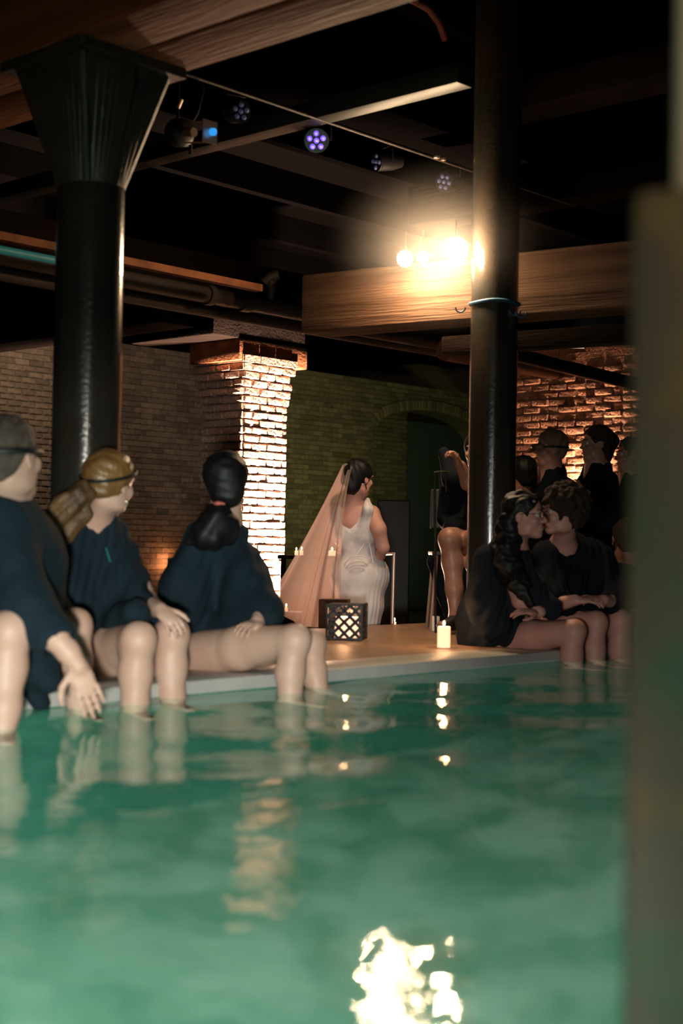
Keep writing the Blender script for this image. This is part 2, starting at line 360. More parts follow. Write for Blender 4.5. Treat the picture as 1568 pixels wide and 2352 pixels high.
def folds(amp=0.008, dirn=(0.3, 0.2, 1), freq=26, seed=0):
    rs = np.random.RandomState(seed); d = np.array(dirn, float); d /= np.linalg.norm(d)
    a = np.cross(d, [0.3, 1, 0.2]); a /= np.linalg.norm(a); b_ = np.cross(d, a); ph = rs.rand(8) * 6.28
    def f(V):
        w = 0.5 * np.sin(V @ (d * 7) + ph[0]) + 0.35 * np.sin(V @ (a * 9 + b_ * 5) + ph[1])
        x, y = V @ a, V @ b_
        v = np.sin(freq * x + 3.0 * w + ph[2]) + 0.8 * np.sin(freq * 0.8 * y + 3.2 * w + ph[3]) + 0.6 * np.sin(freq * 1.7 * (x + y) + 4 * w + ph[4])
        m_ = 0.6 + 0.4 * np.sin(V @ (a * 6 + d * 4) + ph[5])
        return amp * v * m_ * 0.5
    return f
def curls(amp=0.008, freq=95, seed=1):
    def f(V): 
        w = V + 0.012 * np.sin(V[:, [1, 2, 0]] * 60 + seed)
        return amp * (np.sin(w[:, 0] * freq + seed) * np.sin(w[:, 1] * freq * 1.1) + np.sin(w[:, 2] * freq * .9 + seed) * np.sin(w[:, 0] * freq * 1.3 + 1) + 0.6 * np.sin(w[:, 1] * freq * 2) * np.sin(w[:, 2] * freq * 1.9))
    return f
def strands(amp, axis, freq=170):
    ax = np.array(axis, float); ax /= np.linalg.norm(ax); a = np.cross(ax, [0.2, 0.9, 0.3]); a /= np.linalg.norm(a); b_ = np.cross(ax, a)
    return lambda V: amp * (np.sin(V @ a * freq + 2 * np.sin(V @ ax * 14)) + np.sin(V @ b_ * freq * 0.85 + 2 * np.sin(V @ ax * 11)))

def frame(fwd, tilt=0.0, roll=0.0):
    f = Vector(fwd); f.z = 0; f.normalize(); z = Vector((0, 0, 1)); r = f.cross(z)
    q = Matrix.Rotation(tilt, 3, r); f = q @ f; u = q @ z
    q = Matrix.Rotation(roll, 3, f); return (q @ r), f, (q @ u)

def head(sd, c, fr, s=1.0, neck=None, nr=0.055, fem=False):
    r, f, u = fr; o = lambda x, y, z: c + (r * x + f * y + u * z) * s
    E = lambda p, rr, k=0.02, op='u': sd.ell(o(*p), [v * s for v in rr], (r, f, u), k, op)
    E((0, -0.014, 0.034), (0.074, 0.092, 0.082)); E((0, 0.022, -0.035), (0.057, 0.064, 0.074))
    E((0, 0.064, -0.096), (0.024 if fem else 0.03, 0.022, 0.018), 0.03)
    for x in (-1, 1):
        E((x * 0.047, 0.012, -0.075), (0.014, 0.032, 0.026), 0.025); E((x * 0.038, 0.058, -0.028), (0.022, 0.022, 0.020), 0.02)
        E((x * 0.031, 0.094, 0.002), (0.017, 0.014, 0.011), 0.012, 's')
        E((x * 0.074, -0.006, -0.008), (0.008, 0.020, 0.032), 0.006); E((x * 0.081, -0.002, -0.006), (0.006, 0.010, 0.018), 0.004, 's')
        E((x * 0.012, 0.096, -0.034), (0.008, 0.009, 0.007), 0.008)
        E((x * 0.026, 0.083, 0.020), (0.022, 0.010, 0.007), 0.014)
    sd.cap(o(0, 0.083, 0.006), o(0, 0.107, -0.029), 0.007 * s, 0.0095 * s, 0.012)
    E((0, 0.086, -0.058), (0.021, 0.010, 0.0055), 0.008); E((0, 0.085, -0.069), (0.018, 0.010, 0.006), 0.008)
    if neck is not None: sd.cap(o(0, -0.022, -0.06), neck, nr, nr * 1.08, 0.03)
def face_parts(c, fr, s, body, eyes=True):
    r, f, u = fr; o = lambda x, y, z: c + (r * x + f * y + u * z) * s
    for x in (-1, 1):
        B().ball(o(x * 0.031, 0.074, 0.002), 0.0125 * s, 14).done('eye', 'eye', body, True)
        B().ball(o(x * 0.031, 0.0835, 0.002), 0.0055 * s, 12).done('iris', 'iris', body, True)
        B().tube([o(x * 0.014, 0.094, 0.020), o(x * 0.030, 0.092, 0.026), o(x * 0.047, 0.080, 0.020)], [0.002 * s, 0.0035 * s, 0.0015 * s], 6).done('eyebrow', 'brow', body, True)
    B().tube([o(-0.020, 0.086, -0.063), o(-0.008, 0.0965, -0.061), o(0, 0.0975, -0.062), o(0.008, 0.0965, -0.061), o(0.020, 0.086, -0.063)], [0.001, 0.0042, 0.004, 0.0042, 0.001], 8).done('lips', 'lips', body, True)

def hand(sd, w, d, n_, th, curl=0.35, s=1.0, spread=0.012, vox=0.006):
    d = Vector(d).normalized(); n_ = Vector(n_); n_ = (n_ - d * n_.dot(d)).normalized(); b_ = d.cross(n_) * th
    w = Vector(w)
    sd.ell(w + d * 0.048 * s, (0.036 * s, 0.014 * s, 0.05 * s), (b_, n_, d), 0.015)
    for i, (ln, rr) in enumerate(((0.074, .0085), (0.082, .009), (0.077, .0085), (0.060, .0075))):
        x = 0.030 - 0.020 * i; p = w + d * (0.086 - abs(i - 1.2) * 0.004) * s + b_ * x * s
        dd = (d + b_ * (spread * (1.5 - i) / 0.02 * 0.12)).normalized(); ang = 0.25 * curl
        for j, fr_ in enumerate((0.45, 0.31, 0.24)):
            ang += curl * (0.9 if j else 0.6)
            v = dd * math.cos(ang) + n_ * math.sin(ang); q = p + v * ln * fr_ * s
            sd.cap(p, q, rr * s * (1 - 0.08 * j), rr * s * (0.92 - 0.08 * j), 0.003); p = q
    p = w + d * 0.022 * s + b_ * 0.026 * s
    for j, ln in enumerate((0.042, 0.030, 0.024)):
        v = (d * (0.55 + 0.25 * j) + b_ * (0.75 - 0.3 * j) + n_ * (0.3 * curl + 0.15)).normalized(); q = p + v * ln * s
        sd.cap(p, q, 0.0115 * s * (1 - 0.12 * j), 0.0105 * s * (1 - 0.12 * j), 0.006); p = q

def limb(sd, pts, rs, k=0.025): sd.chain(pts, rs, k)
def leg(sd, hip, knee, ank, foot=None, s=1.0):
    hip, knee, ank = Vector(hip), Vector(knee), Vector(ank); d = (ank - knee); t = (knee - hip)
    sd.chain([hip, hip + t * 0.5, knee], [0.096 * s, 0.084 * s, 0.058 * s], 0.03)
    back = (t.normalized() * -1); back = (back - d.normalized() * back.dot(d.normalized())).normalized()
    sd.chain([knee, knee + d * 0.30 + back * 0.018, knee + d * 0.65 + back * 0.008, ank], [0.053 * s, 0.054 * s, 0.044 * s, 0.033 * s], 0.03)
    sd.ell(knee - back * 0.012, (0.045 * s, 0.045 * s, 0.05 * s), None, 0.02)
    if foot is None: foot = ank + (t.normalized() * 0.17 + Vector((0, 0, -0.07)))
    sd.chain([ank, ank - (foot - ank) * 0.2 + Vector((0, 0, -0.04)), ], [0.035 * s, 0.034 * s], 0.02)
    sd.cap(ank + Vector((0, 0, -0.035)), foot, 0.036 * s, 0.024 * s, 0.03)

def done_child(name, sd, material, parent, vox=0.008, disp=None): return sd.build(name, material, parent, vox, disp)

# ================================================================ THE SETTING
def struct(o): o['kind'] = 'structure'; return o
# pool basin, water, coping, deck
bz = -1.90
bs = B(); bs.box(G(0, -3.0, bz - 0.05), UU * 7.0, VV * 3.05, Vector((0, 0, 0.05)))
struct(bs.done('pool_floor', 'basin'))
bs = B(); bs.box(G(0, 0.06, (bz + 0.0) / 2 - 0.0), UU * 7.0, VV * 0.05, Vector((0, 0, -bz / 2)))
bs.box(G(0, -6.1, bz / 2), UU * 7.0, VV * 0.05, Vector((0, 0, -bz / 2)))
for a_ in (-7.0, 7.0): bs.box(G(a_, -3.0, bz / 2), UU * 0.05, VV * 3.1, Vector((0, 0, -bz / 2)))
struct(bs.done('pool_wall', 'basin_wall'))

def make_water():
    na, nb = 520, 240
    a = np.linspace(-6.94, 6.94, na); b_ = np.linspace(-6.04, 0.008, nb)
    A, Bb = np.meshgrid(a, b_, indexing='ij')
    X = E0.x + UU.x * A + VV.x * Bb; Y = E0.y + UU.y * A + VV.y * Bb
    rs = np.random.RandomState(4); Z = np.zeros_like(X)
    for i in range(46):
        wl = 0.16 * (8.0 ** rs.rand()); th = rs.normal(1.75, 0.75); k = 2 * math.pi / wl
        Z += (0.0042 / k) * np.sin(k * (X * math.cos(th) + Y * math.sin(th)) + rs.rand() * 6.28) * (0.7 + 0.9 * min(wl, 0.7))
    V = np.stack([X, Y, Z], -1).reshape(-1, 3)
    i = np.arange(na - 1)[:, None] * nb + np.arange(nb - 1)[None, :]; i = i.ravel()
    Fq = np.stack([i, i + nb, i + nb + 1, i + 1], 1)
    o = link('pool_water', fast_mesh('pool_water', V, Fq), 'water'); struct(o)
make_water()

bs = B(); bs.box(G(0, 0.15, 0.0), UU * 7.0, VV * 0.14, Vector((0, 0, ZD)), 0.012)
struct(bs.done('trim_1', 'coping', smooth=True))
bs = B(); bs.box(G(0, 0.29 + 0.78, (ZD + ZL) / 2 - 0.002), UU * 7.0, VV * 0.78, Vector((0, 0, (ZD - ZL) / 2)))
struct(bs.done('deck', 'deck'))
bs = B(); bs.box(G(2.5, 1.84 + 12, ZL - 0.05), UU * 16, VV * 12, Vector((0, 0, 0.05)))
struct(bs.done('floor', 'floor_low'))
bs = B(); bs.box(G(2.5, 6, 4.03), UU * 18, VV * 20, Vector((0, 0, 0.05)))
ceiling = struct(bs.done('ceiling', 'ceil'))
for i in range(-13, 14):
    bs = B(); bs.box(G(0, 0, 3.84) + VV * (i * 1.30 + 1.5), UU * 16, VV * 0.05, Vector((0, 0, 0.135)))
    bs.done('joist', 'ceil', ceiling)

# bricks
def brick_variants(tagn, n_, L_, D_, H_, rough=0.006, matn='brick'):
    out = []
    for q in range(n_):
        bm = bmesh.new(); bmesh.ops.create_cube(bm, size=1)
        bmesh.ops.scale(bm, vec=(L_, D_, H_), verts=bm.verts)
        bmesh.ops.bevel(bm, geom=list(bm.edges), offset=min(0.011, H_ * 0.2), segments=1, affect='EDGES')
        for v in bm.verts: v.co += Vector((random.uniform(-1, 1) * rough, random.uniform(-1, 1) * rough * 0.6, random.uniform(-1, 1) * rough * 0.8))
        me = bpy.data.meshes.new('brick_' + tagn); bm.to_mesh(me); bm.free(); me.materials.append(M[matn]); out.append(me)
    return out
LV, HC = 0.205, 0.0725
def brick_face(parent, org, du, dn, length, z0, z1, variants, short, keep=None, limit=300, corb=None, jit=0.006, seed=0, recess=0.0, stuffmat='brickwork_dark'):
    """courses of bricks on a face that starts at org and runs along du with outward normal dn"""
    rnd = random.Random(seed); cells = []; k = 0; z = z0
    while z < z1 - 0.01:
        ex = corb(z) if corb else 0.0
        x = -ex - (rnd.uniform(0.02, LV) if k % 2 else 0); L2 = length + ex
        if k % 2: x = -ex - LV * 0.5
        while x < L2 - 0.02:
            w = LV; a0 = max(x, -ex); a1 = min(x + w - 0.010, L2)
            if a1 - a0 > 0.035:
                c = org + du * ((a0 + a1) / 2) + dn * (ex - 0.035 + rnd.uniform(-jit, jit) + recess) + Vector((0, 0, z + HC / 2))
                if keep is None or keep((a0 + a1) / 2, z): cells.append((c, (a1 - a0), rnd.randrange(len(variants)), rnd.uniform(-0.02, 0.02), rnd.uniform(-0.02, 0.02)))
            x += w
        z += HC; k += 1
    cells.sort(key=lambda c: (c[0].y, c[0].x)) 
    ang = math.atan2(du.y, du.x); pinv = Matrix.Translation(-Vector(parent.location))
    stuff = []
    def inview(c):
        d = c - Vector((0, 0, CH)); t_ = d.dot(fw); return abs(d.dot(rt) / t_ * F) < 800 and -330 < -d.dot(up) / t_ * F < 260
    vis = [c for c in cells if inview(c[0])]; hid = [c for c in cells if not inview(c[0])]
    chosen = vis[:limit]; rest = vis[limit:] + hid
    for c, ln, vi, r1, r2 in chosen:
        o = bpy.data.objects.new('brick', variants[vi]); COL.objects.link(o); o.parent = parent; o.matrix_parent_inverse = pinv
        o.location = c; o.rotation_euler = (r1, r2, ang + r1); o.scale = (ln / LV * 1.03, 1, 1)
    if rest:
        V = []; Fq = []
        for c, ln, vi, r1, r2 in rest:
            b0 = len(V); hx = ln / 2 + 0.002; hz = HC / 2 - 0.004
            for i in (-1, 1):
                for j in (-1, 1):
                    for kk in (-1, 1): V.append(c + du * (i * hx) + dn * (j * 0.05) + Vector((0, 0, kk * hz)))
            for f in ((0, 1, 3, 2), (4, 6, 7, 5), (0, 4, 5, 1), (2, 3, 7, 6), (0, 2, 6, 4), (1, 5, 7, 3)): Fq.append([b0 + q for q in f])
        o = link('brickwork', fast_mesh('brickwork', V, Fq, False), stuffmat, parent); o['kind'] = 'stuff'

m = M['brick_dark'].copy(); m.name = 'brown_brickwork'; nt = m.node_tree
for nd in nt.nodes:
    if nd.type == 'MAP_RANGE':
        gi = nt.nodes.new('ShaderNodeNewGeometry'); nt.links.new(gi.outputs['Random Per Island'], nd.inputs[0])
M['brickwork_dark'] = m
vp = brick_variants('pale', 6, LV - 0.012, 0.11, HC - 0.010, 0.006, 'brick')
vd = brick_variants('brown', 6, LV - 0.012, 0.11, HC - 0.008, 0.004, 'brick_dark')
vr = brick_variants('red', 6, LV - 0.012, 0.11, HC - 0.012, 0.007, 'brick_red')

# lit brick pillar
C0 = P(553, 1240, 13.1); C0.z = 0
ptop = 2.20
PW = 0.56
pil = thing('brick_pillar', (C0.x, C0.y, ZL), 'square brick pillar glowing from an uplight, with stepped courses below its timber cap', 'pillar')
def corb(z): 
    k = int((z - (ptop - HC * 6)) / HC); return 0.0 if z < ptop - HC * 6 else 0.011 * (k + 1)
bs = B(); cc = C0 + UU * PW / 2 + VV * PW / 2
bs.box(cc + Vector((0, 0, (ptop + ZL) / 2)), UU * (PW / 2 - 0.035), VV * (PW / 2 - 0.035), Vector((0, 0, (ptop - ZL) / 2)))
for k in range(6): bs.box(cc + Vector((0, 0, ptop - HC * (5.5 - k))), UU * (PW / 2 - 0.035 + 0.011 * (k + 1)), VV * (PW / 2 - 0.035 + 0.011 * (k + 1)), Vector((0, 0, HC / 2)))
bs.done('mortar_core', 'mortar', pil)
brick_face(pil, C0, UU, -VV, PW, ZL, ptop, vp, None, corb=corb, seed=3, limit=170, jit=0.009, stuffmat='brick')
brick_face(pil, C0 + VV * PW, -VV, -UU, PW, ZL, ptop, vp, None, corb=corb, seed=5, limit=120, stuffmat='brick')
bs = B(); bs.box(cc + UU * 0.05 + Vector((0, 0, ptop + 0.10)), UU * (PW / 2 + 0.17), VV * (PW / 2 + 0.06), Vector((0, 0, 0.10)), 0.01)
tag(bs.done('timber_bolster', 'wood', smooth=True), 'short rough timber bolster laid on top of the lit brick pillar', 'timber', kind='thing')
bs = B(); bs.box(cc - UU * 0.12 + VV * 0.25 + Vector((0, 0, ptop + 0.20 + 0.30)), UU * (PW / 2 + 0.32), VV * (PW / 2 + 0.30), Vector((0, 0, 0.30)), 0.015)
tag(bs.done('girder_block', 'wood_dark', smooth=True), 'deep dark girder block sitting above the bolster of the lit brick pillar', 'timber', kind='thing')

# long dark back wall
W0 = P(-60, 1240, 16.6); W0.z = 0
WLEN = 10.5; WTOP = 3.0
def t_at(px, back=0.0):
    k = (px - 784) / F; o = W0 + VV * back
    return (k * o.y - o.x) / (UU.x - k * UU.y)
tL, tR = t_at(852), t_at(852) + 2.9
ARC_Z = 2.25; ARC_H = 0.42
def arch_top(x):
    q = (x - (tL + tR) / 2) / ((tR - tL) / 2)
    return ARC_Z + ARC_H * math.sqrt(max(0, 1 - q * q)) if abs(q) < 1 else -9
def inhole(x, z, pad=0.0): return tL - pad < x < tR + pad and z < arch_top(x) + pad
wb = thing('wall_back', (W0.x, W0.y, ZL), 'long dim brown brick wall at the back of the hall', 'wall'); del wb['category']; del wb['label']; wb['kind'] = 'structure'
bs = B()
bs.box(W0 + UU * (tL / 2 - 0.5) + VV * 0.06 + Vector((0, 0, (WTOP + ZL) / 2)), UU * (tL / 2 + 0.5), VV * 0.06, Vector((0, 0, (WTOP - ZL) / 2)))
bs.box(W0 + UU * ((tR + WLEN + 1) / 2) + VV * 0.06 + Vector((0, 0, (WTOP + ZL) / 2)), UU * ((WLEN + 1 - tR) / 2), VV * 0.06, Vector((0, 0, (WTOP - ZL) / 2)))
ns = 14
for i in range(ns):
    x0, x1 = tL + (tR - tL) * i / ns, tL + (tR - tL) * (i + 1) / ns; za, zb = arch_top(max(x0, tL + .01)), arch_top(min(x1, tR - .01))
    p = [W0 + UU * x0 + Vector((0, 0, za)), W0 + UU * x1 + Vector((0, 0, zb)), W0 + UU * x1 + Vector((0, 0, WTOP)), W0 + UU * x0 + Vector((0, 0, WTOP))]
    bs.prism(p, VV * 0.45)
bs.done('mortar_backing', 'mortar_dark', wb)
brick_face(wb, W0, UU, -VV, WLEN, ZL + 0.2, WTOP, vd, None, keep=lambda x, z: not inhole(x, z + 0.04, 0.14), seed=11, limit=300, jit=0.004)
# voussoirs of the arch
vmesh = brick_variants('arch', 3, HC - 0.008, 0.42, 0.16, 0.003, 'brick_dark')
for i in range(38):
    q = -0.985 + 1.97 * i / 37; x = (tL + tR) / 2 + q * (tR - tL) / 2; z = arch_top(x)
    o = bpy.data.objects.new('voussoir', vmesh[i % 3]); COL.objects.link(o); o.parent = wb; o.matrix_parent_inverse = Matrix.Translation(-Vector(wb.location))
    sl = math.atan2(-q * ARC_H / math.sqrt(max(0.02, 1 - q * q)), (tR - tL) / 2)
    o.location = W0 + UU * x + VV * 0.16 + Vector((0, 0, z + 0.085)); o.rotation_euler = Matrix.Rotation(math.atan2(UU.y, UU.x), 3, 'Z').to_4x4().to_euler()
    o.rotation_euler = (Matrix.Rotation(math.atan2(UU.y, UU.x), 3, 'Z') @ Matrix.Rotation(-sl, 3, 'Y')).to_euler()
# recess back with doorway
tD = t_at(930, 0.45)
R0_ = W0 + VV * 0.45
wr = thing('wall_recess', (R0_.x, R0_.y, ZL), '', ''); del wr['category']; del wr['label']; wr['kind'] = 'structure'
bs = B(); bs.box(R0_ + UU * ((tL - 0.5 + tD) / 2) + VV * 0.06 + Vector((0, 0, (WTOP + ZL) / 2)), UU * ((tD - tL + 0.5) / 2), VV * 0.06, Vector((0, 0, (WTOP - ZL) / 2)))
bs.done('mortar_backing', 'mortar_dark', wr)
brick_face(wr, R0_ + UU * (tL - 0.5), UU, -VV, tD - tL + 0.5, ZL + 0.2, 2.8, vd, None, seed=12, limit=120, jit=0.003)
bs = B(); bs.box(R0_ + UU * (tD + 1.2) + VV * 0.5 + Vector((0, 0, 1.0)), UU * 1.25, VV * 0.03, Vector((0, 0, 1.6)), 0.01)
struct(bs.done('door_1', 'slate'))

# lit wall on the right, running toward the viewer
q0 = P(1160, 1240, 14.25); q0.z = 0
RL = 2.6; RTOP = 2.52
wl = thing('wall_right', (q0.x, q0.y, ZL), '', ''); del wl['category']; del wl['label']; wl['kind'] = 'structure'
bs = B(); bs.box(q0 - VV * (RL / 2) + UU * 0.06 + Vector((0, 0, (RTOP + ZL) / 2)), VV * (RL / 2 + 0.3), UU * 0.065, Vector((0, 0, (RTOP - ZL) / 2)))
bs.done('mortar_backing', 'mortar', wl)
brick_face(wl, q0 + VV * 0.2, -VV, -UU, RL, 0.1, RTOP, vr, None, seed=21, limit=300, jit=0.012, stuffmat='brick_red')
# side walls and far closure out of view
bs = B(); bs.box(G(-8.4, 6, 1.5), UU * 0.1, VV * 18, Vector((0, 0, 2.6))); struct(bs.done('wall_left', 'brick_dark'))
bs = B(); bs.box(G(17, 4, 1.5), UU * 0.1, VV * 16, Vector((0, 0, 2.6))); struct(bs.done('wall_far', 'brick_dark'))

# ================================================================ COLUMNS AND TIMBERS
def cyl(c, r, z0, z1, name, material, parent, seg=48):
    return B().tube([Vector((c.x, c.y, z0)), Vector((c.x, c.y, z1))], r, seg).done(name, material, parent, True)
cl = P(192, 1240, 5.6)
colL = thing('iron_column', (cl.x, cl.y, ZD), 'dark iron column with flared gusset head under the big timber, behind the ponytailed guests', 'column')
zb = 2.43
cyl(cl, 0.133, ZD, zb - 0.04, 'shaft', 'column', colL)
cyl(cl, 0.17, ZD, ZD + 0.05, 'base_ring', 'column_cap', colL)
B().box(Vector((cl.x, cl.y, zb - 0.02)) , UU * 0.26, VV * 0.26, Vector((0, 0, 0.02)), 0.004).done('cap_plate', 'column_cap', colL)
for dx in (UU, -UU, VV, -VV):
    sd_ = dx.cross(Vector((0, 0, 1))).normalized()
    p0 = Vector((cl.x, cl.y, 0))
    B().prism([p0 + dx * 0.13 + Vector((0, 0, zb - 0.49)), p0 + dx * 0.255 + Vector((0, 0, zb - 0.12)), p0 + dx * 0.255 + Vector((0, 0, zb - 0.04)), p0 + dx * 0.11 + Vector((0, 0, zb - 0.04))], sd_ * 0.014).done('gusset', 'column_cap', colL)
# box-like flared shell of the head
A_, B_ = UU * 1, VV * 1
bm = bmesh.new(); lo_, hi_ = [], []; ns_ = 48
for i in range(ns_):
    a_ = 2 * math.pi * (i + 0.5) / ns_; ca, sa = math.cos(a_), math.sin(a_); q_ = 1 / max(abs(ca), abs(sa))
    lo_.append(bm.verts.new(Vector((cl.x, cl.y, zb - 0.49)) + (UU * ca + VV * sa) * 0.1335)); hi_.append(bm.verts.new(Vector((cl.x, cl.y, zb - 0.045)) + (UU * ca + VV * sa) * 0.225 * q_))
for i in range(ns_): bm.faces.new((lo_[i], lo_[(i + 1) % ns_], hi_[(i + 1) % ns_], hi_[i]))
bm.faces.new(lo_[::-1]); bm.faces.new(hi_)
me = bpy.data.meshes.new('flared_head'); bm.to_mesh(me); bm.free(); link('flared_head', me, 'column_cap', colL)
B().tube([Vector((cl.x, cl.y, zb - 0.49)) - UU * 0.098 - VV * 0.098, Vector((cl.x, cl.y, zb - 0.05)) - UU * 0.235 - VV * 0.235], 0.016, 8).done('corner_rib', 'column_cap', colL, True)

cm_ = P(1127, 1240, 7.8)
colM = thing('iron_column', (cm_.x, cm_.y, ZD), 'plain dark iron column with a blue band, beside the bright bulbs and behind the couple', 'column')
cyl(cm_, 0.130, ZD, 3.97, 'shaft', 'column', colM)
cyl(cm_, 0.165, ZD, ZD + 0.05, 'base_ring', 'column_cap', colM)
zt = P(1127, 692, 7.7).z
B().tube([Vector((cm_.x, cm_.y, 0)) + Vector((math.cos(a_), math.sin(a_), 0)) * 0.134 + Vector((0, 0, zt + 0.004 * math.sin(3 * a_))) for a_ in [i * math.pi / 16 for i in range(33)]], 0.011, 8, False).done('blue_band', 'blue', colM, True)
for px, py, rr in ((1182, 712, 0.03), (1196, 716, 0.03), (1057, 706, 0.026)):
    c_ = P(px, py, 7.66); B().tube([c_ + Vector((math.cos(a_) * rr, 0, math.sin(a_) * rr)) for a_ in [math.pi * (1.0 + i / 9) for i in range(10)]], 0.0045, 6).done('hook', 'blue', colM, True)

def beam(name, anchor, d, back, fwd_, w, h, material, label, cat='beam', side=None, bev=0.012, split=False):
    """anchor = middle of the lower near edge"""
    s_ = side; c_ = anchor + d * ((fwd_ - back) / 2) + s_ * (w / 2) + Vector((0, 0, h / 2))
    bs = B()
    if split:
        bs.box(c_ - s_ * (w / 4 + 0.004), d * ((fwd_ + back) / 2), s_ * (w / 4 - 0.006), Vector((0, 0, h / 2)), bev)
        bs.box(c_ + s_ * (w / 4 + 0.004), d * ((fwd_ + back) / 2), s_ * (w / 4 - 0.006), Vector((0, 0, h / 2)), bev)
        bs.box(c_ + Vector((0, 0, 0.04)), d * ((fwd_ + back) / 2 - 0.01), s_ * 0.02, Vector((0, 0, h / 2 - 0.04)))
    else: bs.box(c_, d * ((fwd_ + back) / 2), s_ * (w / 2), Vector((0, 0, h / 2)), bev)
    o = bs.done(name, material, smooth=True)
    me = o.data; R_ = Matrix.Rotation(math.atan2(d.y, d.x), 4, 'Z')
    me.transform(R_.inverted() @ Matrix.Translation(-c_)); o.matrix_world = Matrix.Translation(c_) @ R_
    return tag(o, label, cat, kind='thing')
n0 = Vector((cl.x, cl.y, zb)) - UU * 0.27
beam('timber_beam', n0, VV, 3.2, 6.0, 0.56, 0.42, 'wood', 'massive double brown timber beam overhead on the gusseted iron column', side=UU, split=True)
# beams parallel to it further down the hall
a2 = P(830, 244, 7.3)
beam('ceiling_rail', a2 + Vector((0, 0, 0)), VV, 0.62, 7.0, 0.12, 0.10, 'steel', 'long thin grey rail crossing above the round stage lights', cat='rail', side=UU, bev=0.004)
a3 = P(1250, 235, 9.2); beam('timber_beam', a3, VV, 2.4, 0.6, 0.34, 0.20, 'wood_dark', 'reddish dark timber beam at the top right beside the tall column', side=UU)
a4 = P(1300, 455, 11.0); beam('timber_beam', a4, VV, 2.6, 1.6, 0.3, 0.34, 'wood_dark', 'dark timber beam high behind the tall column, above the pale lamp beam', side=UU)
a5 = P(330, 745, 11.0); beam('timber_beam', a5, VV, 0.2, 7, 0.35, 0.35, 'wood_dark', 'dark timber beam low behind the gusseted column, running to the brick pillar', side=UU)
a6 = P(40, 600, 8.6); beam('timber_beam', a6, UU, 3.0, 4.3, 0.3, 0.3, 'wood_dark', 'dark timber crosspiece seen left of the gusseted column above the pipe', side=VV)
# lamp beam
b0 = P(690, 762, 8.95); yy = min(np.linspace(6.5, 8.9, 241), key=lambda y: abs(P(1450, 702, y).z - b0.z)); b1 = P(1450, 702, yy); b1.z = b0.z
dL = (b1 - b0).normalized(); sL = Vector((-dL.y, dL.x, 0))
beam('timber_beam', b0, dL, 0, (b1 - b0).length + 1.6, 0.30, 0.36, 'wood_pale', 'warm grained timber beam lit by three bright bulbs behind the tall column', side=sL)
dn_ = Vector((0, 0, -0.19))
beam('timber_batten', b0 + sL * 0.02 + dn_ + dL * 1.0, (dL + sL * 0.0), 0, 2.2, 0.16, 0.10, 'wood_dark', 'thin timber batten slung under the lamp-lit beam', cat='batten', side=sL)

# ================================================================ STAGE LIGHTS, BULBS, PIPES
for i, (px, py, r_, lab) in enumerate(((930, 594, 0.034, 'round lit bulb furthest from the tall column, over the lit beam'), (971, 590, 0.024, 'smallest lit bulb, between the two larger ones over the beam'), (1047, 572, 0.046, 'largest lit bulb, right beside the tall iron column'))):
    c_ = P(px, py, (8.35, 8.3, 7.75)[i])
    t_ = thing('stage_bulb', c_ + Vector((0, 0.1, 0.1)), lab, 'lamp', 'warm bulbs over the timber beam')
    o_ = B().ball(c_, r_, 20).done('bulb', 'bulb', t_, True)
    sp = B(); d_ = (Vector((0, 0, CH)) - c_).normalized(); bk = c_ - d_ * 0.05
    sp.tube([bk + d_ * 0.03, bk - d_ * 0.10, bk - d_ * 0.13], [r_ * 1.5, r_ * 1.3, r_ * 0.6], 20, True).done('housing', 'black_metal', t_, True)
    B().tube([bk - d_ * 0.06, bk - d_ * 0.06 + Vector((0, 0, 0.16))], 0.006, 8).done('hanger', 'black_metal', t_, True)
    l_ = light('bulb_light', 'POINT', c_ + d_ * 0.07 + Vector((0, 0, -0.02)), (26, 12, 48)[i], (1.0, 0.66, 0.38), 0.04); l_.parent = t_; l_.matrix_parent_inverse = Matrix.Translation(-Vector(t_.location))

def par_can(px, py, Y, r_, aim, leds, lab, lit, n_=6):
    c_ = P(px, py, Y); d_ = Vector(aim).normalized(); x_ = d_.cross(Vector((0, 0, 1))).normalized(); y_ = x_.cross(d_)
    t_ = thing('stage_light', c_, lab, 'stage light', 'round stage lights on the ceiling bar')
    bs = B(); bs.tube([c_ + d_ * 0.005, c_ + d_ * 0.012], r_ * 1.0, 32); bs.done('rim', 'black_metal', t_, True)
    B().tube([c_ + d_ * 0.0, c_ - d_ * 0.10, c_ - d_ * 0.16], [r_ * 0.98, r_ * 0.9, r_ * 0.6], 32).done('housing', 'black_metal', t_, True)
    B().tube([c_ + x_ * r_ * 1.08 - d_ * .06, c_ + x_ * r_ * 1.08 + Vector((0, 0, r_ * 1.6)) - d_ * .06, c_ - x_ * r_ * 1.08 + Vector((0, 0, r_ * 1.6)) - d_ * .06, c_ - x_ * r_ * 1.08 - d_ * .06], 0.006, 8).done('yoke', 'black_metal', t_, True)
    for k in range(n_):
        if k == 0: o_ = c_
        else:
            a_ = 2 * math.pi * (k - 1) / (n_ - 1) + 0.3; o_ = c_ + (x_ * math.cos(a_) + y_ * math.sin(a_)) * r_ * 0.58
        le = B().ball(o_ + d_ * 0.012, r_ * 0.23, 16).done('lens', 'led' if lit else 'lens_off', t_, True)
        if lit: B().ball(o_ + d_ * 0.012 + d_ * r_ * 0.15, r_ * 0.12, 10).done('diode', 'led_core', le, True)
    return t_
par_can(727, 323, 7.7, 0.066, (-.08, -1, -.30), None, 'round stage light glowing purple on the ceiling bar', True)
par_can(551, 257, 7.2, 0.056, (0.5, -1, -.2), None, 'unlit round stage light just right of the silver spotlight', False)
par_can(1022, 418, 8.6, 0.062, (-0.7, -1, -.25), None, 'unlit round stage light beside the tall iron column', False, 7)
par_can(868, 372, 8.2, 0.055, (-1.6, -1, -.3), None, 'unlit stage light turned aside under the bar, its lens catching red light', False, 5)
